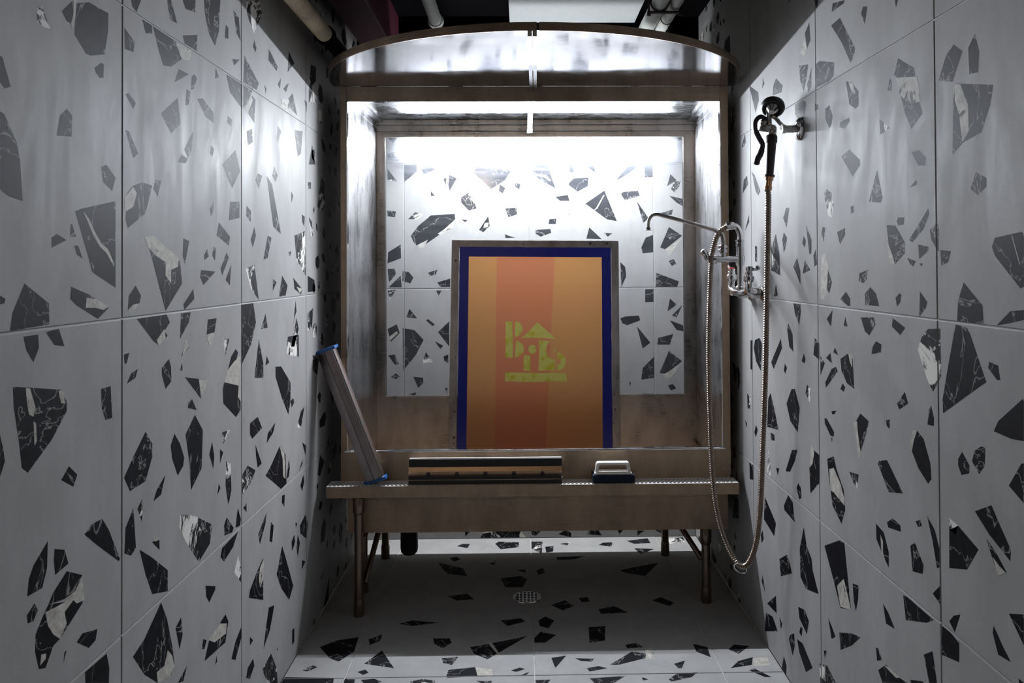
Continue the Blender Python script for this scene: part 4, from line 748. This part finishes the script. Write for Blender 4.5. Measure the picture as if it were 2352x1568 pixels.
# scoop coater leaning on the left wall, standing on the ledge
pb = onY(861, 1107, 2.79); pt = onY(748, 807, 2.765)
pb.z = max(pb.z, SZ + .02)
sc = thing('scoop_coater', 'aluminium scoop coater with blue end caps leaning on the left wall', 'coating tool', pb)
ax = (pt - pb); L = ax.length; ax.normalize(); rt = Vector((0, 1, 0)).cross(ax).normalized()   # across, to the right
if rt.x < 0: rt = -rt
fw = rt.cross(ax).normalized()
if fw.y > 0: fw = -fw                                                                         # towards the viewer
wd = 47 / FPX * 2.78
prof = [(-.5, -.012), (-.42, .006), (-.02, .016), (0, .0185), (.02, .016), (.33, .012), (.36, .019), (.47, .019), (.5, .012), (.48, -.016), (.3, -.02), (-.3, -.02)]
bm = BM(); prism(bm, [pb + rt * (u * wd) + fw * v for u, v in prof], ax * L); bmesh.ops.recalc_face_normals(bm, faces=bm.faces[:]); link('trough', bm, M['alu'], sc)
for u0, nm in ((-.01, 'ridge'), (.42, 'lip')):
    bm = BM(); o = .0185 if nm == 'ridge' else .0195
    sweep(bm, [pb + rt * (u0 * wd) + fw * o, pb + rt * (u0 * wd) + fw * o + ax * L], .0012 if nm == 'ridge' else .0032, 8); link(nm, bm, M['steel_pol'], sc, True)
for base, d, s in ((pb, -1, 1.0), (pt, 1, 1.0)):
    bm = BM(); pc = [(-.62, -.02), (-.6, .004), (-.2, .012), (.1, .016), (.42, .027), (.56, .026), (.62, .014), (.6, -.02)]
    prism(bm, [base + rt * (u * wd) + fw * v for u, v in pc], ax * (d * .011)); bmesh.ops.recalc_face_normals(bm, faces=bm.faces[:]); bmesh.ops.bevel(bm, geom=bm.edges[:], offset=.0012, segments=2, affect='EDGES'); link('end_cap', bm, M['blue_cap'], sc)

# ------------------------------------------------------------------ faucet on the right wall (zoom window 1440,200 scale 3.015)
def fz(x, y, Y): return onY(1440 + x / 3.015, 200 + y / 3.015, Y)
YN, YM, YR = 2.52, 2.60, 2.68
v2 = fz(845, 1410, YN); v1 = fz(725, 1410, YR)
fc = thing('faucet', 'chrome two-handle wall faucet with long swing spout on the right wall', 'faucet', (XR - .02, YM, v2.z))
bm = BM()
sweep(bm, spline([fz(725, 1330, YR), fz(722, 1385, YR), fz(745, 1415, YR - .03), fz(785, 1420, YM), fz(820, 1420, YN + .03), fz(842, 1400, YN), fz(845, 1330, YN)], 8), .0125, 14)
sweep(bm, spline([fz(845, 1375, YN), fz(848, 1420, YN), fz(885, 1425, YN + .01), Vector((XR - .03, YN + .03, fz(885, 1425, YN + .01).z))], 8), .0125, 14)
sweep(bm, spline([fz(725, 1375, YR), fz(728, 1420, YR), Vector((XR - .03, YR, fz(725, 1425, YR).z))], 8), .0125, 14)
link('mixer_body', bm, M['chrome'], fc, True)
for yv, p in ((YN + .03, fz(885, 1425, YN + .01)), (YR, fz(725, 1425, YR))):
    bm = BM(); lathe(bm, (XR - .001, yv, p.z), (-1, 0, 0), [(0, .026), (.004, .026), (.008, .016), (.012, .016), (.013, .0195), (.04, .0195), (.042, .014)], 6 if False else 16); link('wall_union', bm, M['chrome_old'], fc)
for p, q in ((fz(725, 1340, YR), 1), (fz(845, 1350, YN), 2)):
    bm = BM(); lathe(bm, p, (0, 0, 1), [(0, .013), (.006, .018), (.02, .018), (.024, .0135), (.032, .0135), (.036, .009), (.045, .009)], 12); link('valve', bm, M['chrome'], fc, True)
bm = BM(); c = fz(725, 1262, YR); lathe(bm, c + Vector((0, 0, -.012)), (0, 0, 1), [(0, .009), (.008, .0125), (.014, .0125)], 14)
sweep(bm, [c, c + Vector((.004, .03, .004)), c + Vector((.008, .06, .01))], [.006, .005, .007], 10); h1 = link('lever', bm, M['chrome'], fc, True)
bm = BM(); lathe(bm, c + Vector((0, 0, .002)), (0, 0, 1), [(0, .0115), (.004, .011), (.005, .006)], 14); link('temperature_button', bm, M['red'], h1)
bm = BM(); c = fz(848, 1255, YN); lathe(bm, c + Vector((0, 0, -.014)), (0, 0, 1), [(0, .009), (.01, .0125), (.02, .0125), (.022, .01)], 14)
sweep(bm, spline([c, fz(880, 1262, YN - .01), fz(920, 1243, YN - .02)], 6), [.005] * 4 + [.0055] * 4 + [.008, .0085, .0085, .008, .004], 10); link('lever', bm, M['chrome'], fc, True)
# riser with the double outlet
bm = BM(); rb = fz(785, 1415, YM); r1 = fz(785, 1090, YM); sweep(bm, [rb, r1], .0105, 14)
lathe(bm, fz(785, 1375, YM), (0, 0, -1), [(0, .012), (.005, .017), (.012, .017), (.016, .012)], 14)
lathe(bm, fz(785, 1240, YM), (0, 0, 1), [(0, .0135), (.09 * 1, .0135)], 14); link('riser', bm, M['chrome'], fc, True)
bm = BM(); sweep(bm, [fz(790, 1190, YM), fz(606, 1190, YM)], .0115, 14); sweep(bm, [fz(620, 1192, YM), fz(602, 1192, YM)], .015, 14)
sweep(bm, [fz(785, 1230, YM), fz(785, 1170, YM)], .0155, 14); sweep(bm, [fz(665, 1190, YM), fz(665, 1130, YM)], .0095, 12)
link('cross_tube', bm, M['chrome'], fc, True)
bm = BM(); sweep(bm, spline([fz(604, 1190, YM), fz(575, 1192, YM), fz(558, 1188, YM), fz(545, 1160, YM), fz(522, 1125, YM)], 6), [.007] * 7 + [.0075] * 6 + [.010] * 6 + [.011] * 5 + [.005], 12); link('lever', bm, M['chrome'], fc, True)
for x, y in ((665, 1150), (783, 1110)):
    bm = BM(); c = fz(x, y, YM); lathe(bm, c, (0, 0, 1), [(0, .011), (.003, .0155), (.013, .0155), (.015, .012), (.019, .0165), (.026, .0165), (.029, .011)], 8); link('nut', bm, M['chrome'], fc)
bm = BM(); sp = spline([fz(665, 1120, YM), fz(666, 1060, YM), fz(655, 1015, YM), fz(625, 1000, YM), fz(590, 985, YM), fz(400, 930, YM), fz(240, 888, YM), fz(200, 880, YM), fz(168, 893, YM), fz(150, 930, YM), fz(148, 975, YM)], 8)
sweep(bm, sp, [.0082 - .002 * min(1, i / len(sp) * 1.4) for i in range(len(sp))], 14)
lathe(bm, fz(148, 965, YM), (0, 0, -1), [(0, .0065), (.004, .0095), (.009, .0085), (.012, .0115), (.0135, .0115)], 16); link('spout', bm, M['chrome_old'], fc, True)
bm = BM(); sweep(bm, spline([fz(785, 1085, YM), fz(783, 1020, YM), fz(765, 975, YM), fz(735, 960, YM), fz(700, 963, YM)], 8), .0105, 14)
sweep(bm, spline([fz(738, 960, YM), fz(715, 961, YM), fz(690, 966, YM)], 4), .0145, 14); link('hose_elbow', bm, M['chrome'], fc, True)

# ------------------------------------------------------------------ hand sprayer with hose
SYD = 2.27
sp_ = thing('hand_sprayer', 'hand sprayer with black ring head and long ribbed hose hooked up on the right wall', 'sprayer', fz(985, 620, SYD))
ferr = fz(975, 715, SYD)
hp_ = [ferr] + [onY(x, y, Y) for x, y, Y in ((1765, 470, 2.27), (1762, 640, 2.28), (1758, 850, 2.30), (1752, 1020, 2.33), (1747, 1150, 2.36), (1738, 1240, 2.39), (1720, 1292, 2.42), (1700, 1299, 2.45), (1678, 1270, 2.48), (1656, 1215, 2.51), (1641, 1140, 2.53), (1633, 1030, 2.55), (1628, 850, 2.57), (1629, 720, 2.58), (1634, 600, 2.59), (1641, 560, 2.6), (1652, 533, 2.6))] + [fz(690, 966, YM)]
path = resample(spline(hp_, 20), .0019)
bm = BM(); sweep(bm, path, [.0085 + .0012 * (1, .2, -1, .2)[i % 4] for i in range(len(path))], 12); link('hose', bm, M['hose'], sp_, True)
bm = BM(); u = (fz(985, 620, SYD) - ferr).normalized(); lathe(bm, ferr, u, [(0, .0115), (.012, .0125), (.013, .0105), (.03, .0105), (.031, .0135), (.048, .0135), (.05, .012)], 16); link('ferrule', bm, M['brass'], sp_, True)
g0, g1 = fz(985, 622, SYD), fz(1003, 330, SYD); u = (g1 - g0).normalized(); L = (g1 - g0).length
bm = BM(); lathe(bm, g0, u, [(0, .0165), (.006, .0165), (.008, .0125), (L * .8, .0155), (L * .82, .0175), (L - .006, .0175), (L, .014)], 20); link('grip', bm, M['purple_grip'], sp_, True)
bm = BM(); lathe(bm, g1, u, [(0, .013), (.006, .014), (.022, .014), (.03, .009)], 14)
sweep(bm, spline([fz(1003, 300, SYD), fz(975, 285, SYD), fz(940, 280, SYD), fz(915, 275, SYD)], 6), .0125, 14)
lathe(bm, fz(940, 300, SYD), (0, -.3, 1), [(0, .010), (.004, .013), (.012, .013), (.016, .008)], 10); lathe(bm, fz(945, 262, SYD), (0, -.3, 1), [(0, .009), (.012, .011), (.016, .006)], 10)
sweep(bm, spline([fz(985, 300, SYD), fz(985, 240, SYD), fz(982, 180, SYD - .01), fz(975, 150, SYD - .02)], 6), .0085, 14); link('valve_body', bm, M['chrome_old'], sp_, True)
hc = fz(1010, 138, SYD - .02); nd = Vector((.35, .62, .70)).normalized()
bm = BM(); lathe(bm, hc - nd * .006, -nd, [(0, .0225), (.006, .019), (.016, .012), (.022, .008)], 24); link('spray_face', bm, M['chrome_old'], sp_, True)
bm = BM()
N = nd.orthogonal().normalized(); B_ = nd.cross(N); rings = []
for i in range(40):
    a = 2 * PI * i / 40; c = hc + (N * math.cos(a) + B_ * math.sin(a)) * .0275; rad = (c - hc).normalized()
    rings.append([bm.verts.new(c + rad * (.0085 * math.cos(b)) + nd * (.012 * math.sin(b))) for b in [2 * PI * k / 10 for k in range(10)]])
for i in range(40):
    for k in range(10): bm.faces.new((rings[i][k], rings[(i + 1) % 40][k], rings[(i + 1) % 40][(k + 1) % 10], rings[i][(k + 1) % 10]))
link('rubber_ring', bm, M['black_rub'], sp_, True)
bm = BM(); sweep(bm, spline([fz(965, 225, SYD), fz(925, 205, SYD - .005), fz(893, 235, SYD - .01), fz(888, 290, SYD - .01), fz(915, 350, SYD - .01), fz(938, 400, SYD - .01), fz(925, 460, SYD - .01), fz(905, 500, SYD - .01), fz(895, 538, SYD - .01)], 6), [.007] * 20 + [.008] * 14 + [.0095] * 14 + [.005], 12); link('trigger_lever', bm, M['purple_grip'], sp_, True)
# hook
wf = onX(1440 + 1200 / 3.015, 200 + 290 / 3.015, XR)
hk = thing('wall_hook', 'chrome wall hook on a round flange holding the hand sprayer', 'hook', wf)
bm = BM(); lathe(bm, (XR - .0005, wf.y, wf.z), (-1, 0, 0), [(0, .033), (.003, .034), (.008, .03), (.011, .02)], 28); link('flange', bm, M['chrome'], hk, True)
bm = BM(); e1 = Vector((XR - .052, wf.y, wf.z)); sweep(bm, [(XR - .008, wf.y, wf.z), (XR - .05, wf.y, wf.z)], .011, 14); sweep(bm, [(XR - .046, wf.y, wf.z), (XR - .056, wf.y, wf.z)], .0135, 14); link('socket', bm, M['chrome_old'], hk, True)
bm = BM(); sweep(bm, spline([e1, fz(1095, 285, SYD - .01), fz(1060, 250, SYD - .015), fz(1030, 215, SYD - .015), fz(1005, 200, SYD - .012)], 8), .0062, 12)
link('hook_arm', bm, M['chrome_old'], hk, True)
# ring round the hose
rc = onY(1698, 1302, 2.45); nd = Vector((.5, .75, .45)).normalized(); N = nd.orthogonal().normalized(); B_ = nd.cross(N)
bm = BM(); cc = onY(1700, 1304, 2.45) + Vector((0, 0, -.001)); sweep(bm, [cc + (N * math.cos(2 * PI * i / 32) + B_ * math.sin(2 * PI * i / 32)) * .0205 for i in range(33)], .0022, 8, cap=False)
tag(link('metal_ring', bm, M['chrome'], None, True), 'small chrome split ring hanging on the lowest bend of the ribbed hose', 'ring')

# ------------------------------------------------------------------ floor drain
dc = onZ(1210, 1372, 0); R = .056
dr = thing('floor_drain', 'round slotted metal drain grate in the dark floor under the booth', 'drain', (dc.x, dc.y, 0))
bm = BM(); sweep(bm, [(dc.x + (R - .004) * math.cos(2 * PI * i / 40), dc.y + (R - .004) * math.sin(2 * PI * i / 40), .0012) for i in range(41)], .004, 8, cap=False); link('rim', bm, M['chrome'], dr, True)
bm = BM(); k = 7
for i in range(-3, 4):
    h = math.sqrt((R - .004) ** 2 - (i * .0145) ** 2)
    box(bm, (dc.x + i * .0145 - .0024, dc.y - h, .001), (dc.x + i * .0145 + .0024, dc.y + h, .0035)); box(bm, (dc.x - h, dc.y + i * .0145 - .0024, .001), (dc.x + h, dc.y + i * .0145 + .0024, .0034))
link('grate', bm, M['chrome'], dr)
bm = BM(); lathe(bm, (dc.x, dc.y, .0004), (0, 0, 1), [(0, R - .003), (.0003, R - .003)], 32); link('well', bm, M['black'], dr)

# ------------------------------------------------------------------ pipes and ducts under the ceiling
def pipe(name, label, x, z, y0, y1, r, m, flange=True, cat='pipe', y2=None):
    t = thing(name, label, cat, (x, y0, z), 'pipes running under the ceiling')
    bm = BM(); sweep(bm, [(x, y0, z), (x, y1, z)], r, 20); link('tube', bm, m, t, True)
    if flange:
        bm = BM(); lathe(bm, (x, y1 - .004, z), (0, 1, 0), [(0, r * 1.02), (.004, r * 1.2), (.03, r * 1.25), (.035, r * 1.05)], 20); link('coupling', bm, M['black'] if m is not M['white_pipe'] else m, t, True)
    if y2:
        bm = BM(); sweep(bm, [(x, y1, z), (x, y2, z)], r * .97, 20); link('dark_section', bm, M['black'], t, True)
    return t
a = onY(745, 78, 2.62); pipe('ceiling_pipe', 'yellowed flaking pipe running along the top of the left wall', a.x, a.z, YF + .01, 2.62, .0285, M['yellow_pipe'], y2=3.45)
bm = BM(); a = onY(821, 95, 3.3); b = onY(885, 81, 3.3); zz_ = 2.27
xa = onZ(752, 0, zz_).x; xb = onZ(839, 0, zz_).x; box(bm, (xa, YF + .01, zz_), (xb, 3.44, ZC), 0, .004)
tag(link('ceiling_duct', bm, M['red_duct']), 'dark maroon boxed duct beside the yellowed pipe under the ceiling', 'duct')
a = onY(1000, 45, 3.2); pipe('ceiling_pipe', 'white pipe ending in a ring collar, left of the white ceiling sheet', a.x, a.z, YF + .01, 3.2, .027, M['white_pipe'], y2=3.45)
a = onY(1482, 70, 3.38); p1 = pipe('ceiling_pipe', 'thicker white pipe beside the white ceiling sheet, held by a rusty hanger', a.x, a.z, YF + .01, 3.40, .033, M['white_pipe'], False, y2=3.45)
ax_, az_ = a.x, a.z
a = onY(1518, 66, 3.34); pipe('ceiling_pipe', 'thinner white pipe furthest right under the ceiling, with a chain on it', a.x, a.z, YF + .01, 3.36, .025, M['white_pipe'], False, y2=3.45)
bx_, bz_ = a.x, a.z
xa, xb = onZ(1168, 5, 2.43).x, onZ(1479, 5, 2.43).x
bm = BM(); box(bm, (xa, YF + .01, 2.43), (xb, 3.44, ZC), 0, .002); tag(link('ceiling_sheet', bm, M['white_duct']), 'flat white sheet panel across the middle of the black ceiling', 'panel')
hy = 3.03
bm = BM(); hzz = az_ - .042
t = thing('pipe_hanger', 'rusty trapeze hanger clamped round the white pipes', 'pipe hanger', (ax_, hy, ZC))
bm = BM(); box(bm, (ax_ - .05, hy - .008, hzz), (bx_ + .03, hy + .008, hzz + .008)); link('cross_bar', bm, M['rust'], t)
for x in (ax_ - .043, bx_ + .026 - .0):
    bm = BM(); sweep(bm, [(x, hy, hzz - .01), (x, hy, ZC)], .0045, 8); lathe(bm, (x, hy, hzz - .008), (0, 0, 1), [(0, .009), (.008, .009)], 6); link('threaded_rod', bm, M['rust'], t)
bm = BM(); cc = (ax_, hy, az_); sweep(bm, [(ax_ + .036 * math.cos(2 * PI * i / 28), hy - .006, az_ + .036 * math.sin(2 * PI * i / 28)) for i in range(29)], .003, 6, cap=False); link('ring_clamp', bm, M['rust'], t)
bm = BM(); cy0 = 3.2
sweep(bm, [(bx_ + .027 * math.cos(2 * PI * i / 20), cy0, bz_ + .027 * math.sin(2 * PI * i / 20)) for i in range(21)], .0018, 6, cap=False)
for i in range(7):
    z = bz_ - .031 - i * .0115; ang = (i % 2) * PI / 2
    sweep(bm, [(bx_ + .006 + .0035 * math.cos(2 * PI * k / 10) * math.cos(ang), cy0 + .0035 * math.cos(2 * PI * k / 10) * math.sin(ang), z + .007 * math.sin(2 * PI * k / 10)) for k in range(11)], .0011, 5, cap=False)
tag(link('hanging_chain', bm, M['rust'], None, True), 'short rusty chain looped over the thinner white ceiling pipe', 'chain')
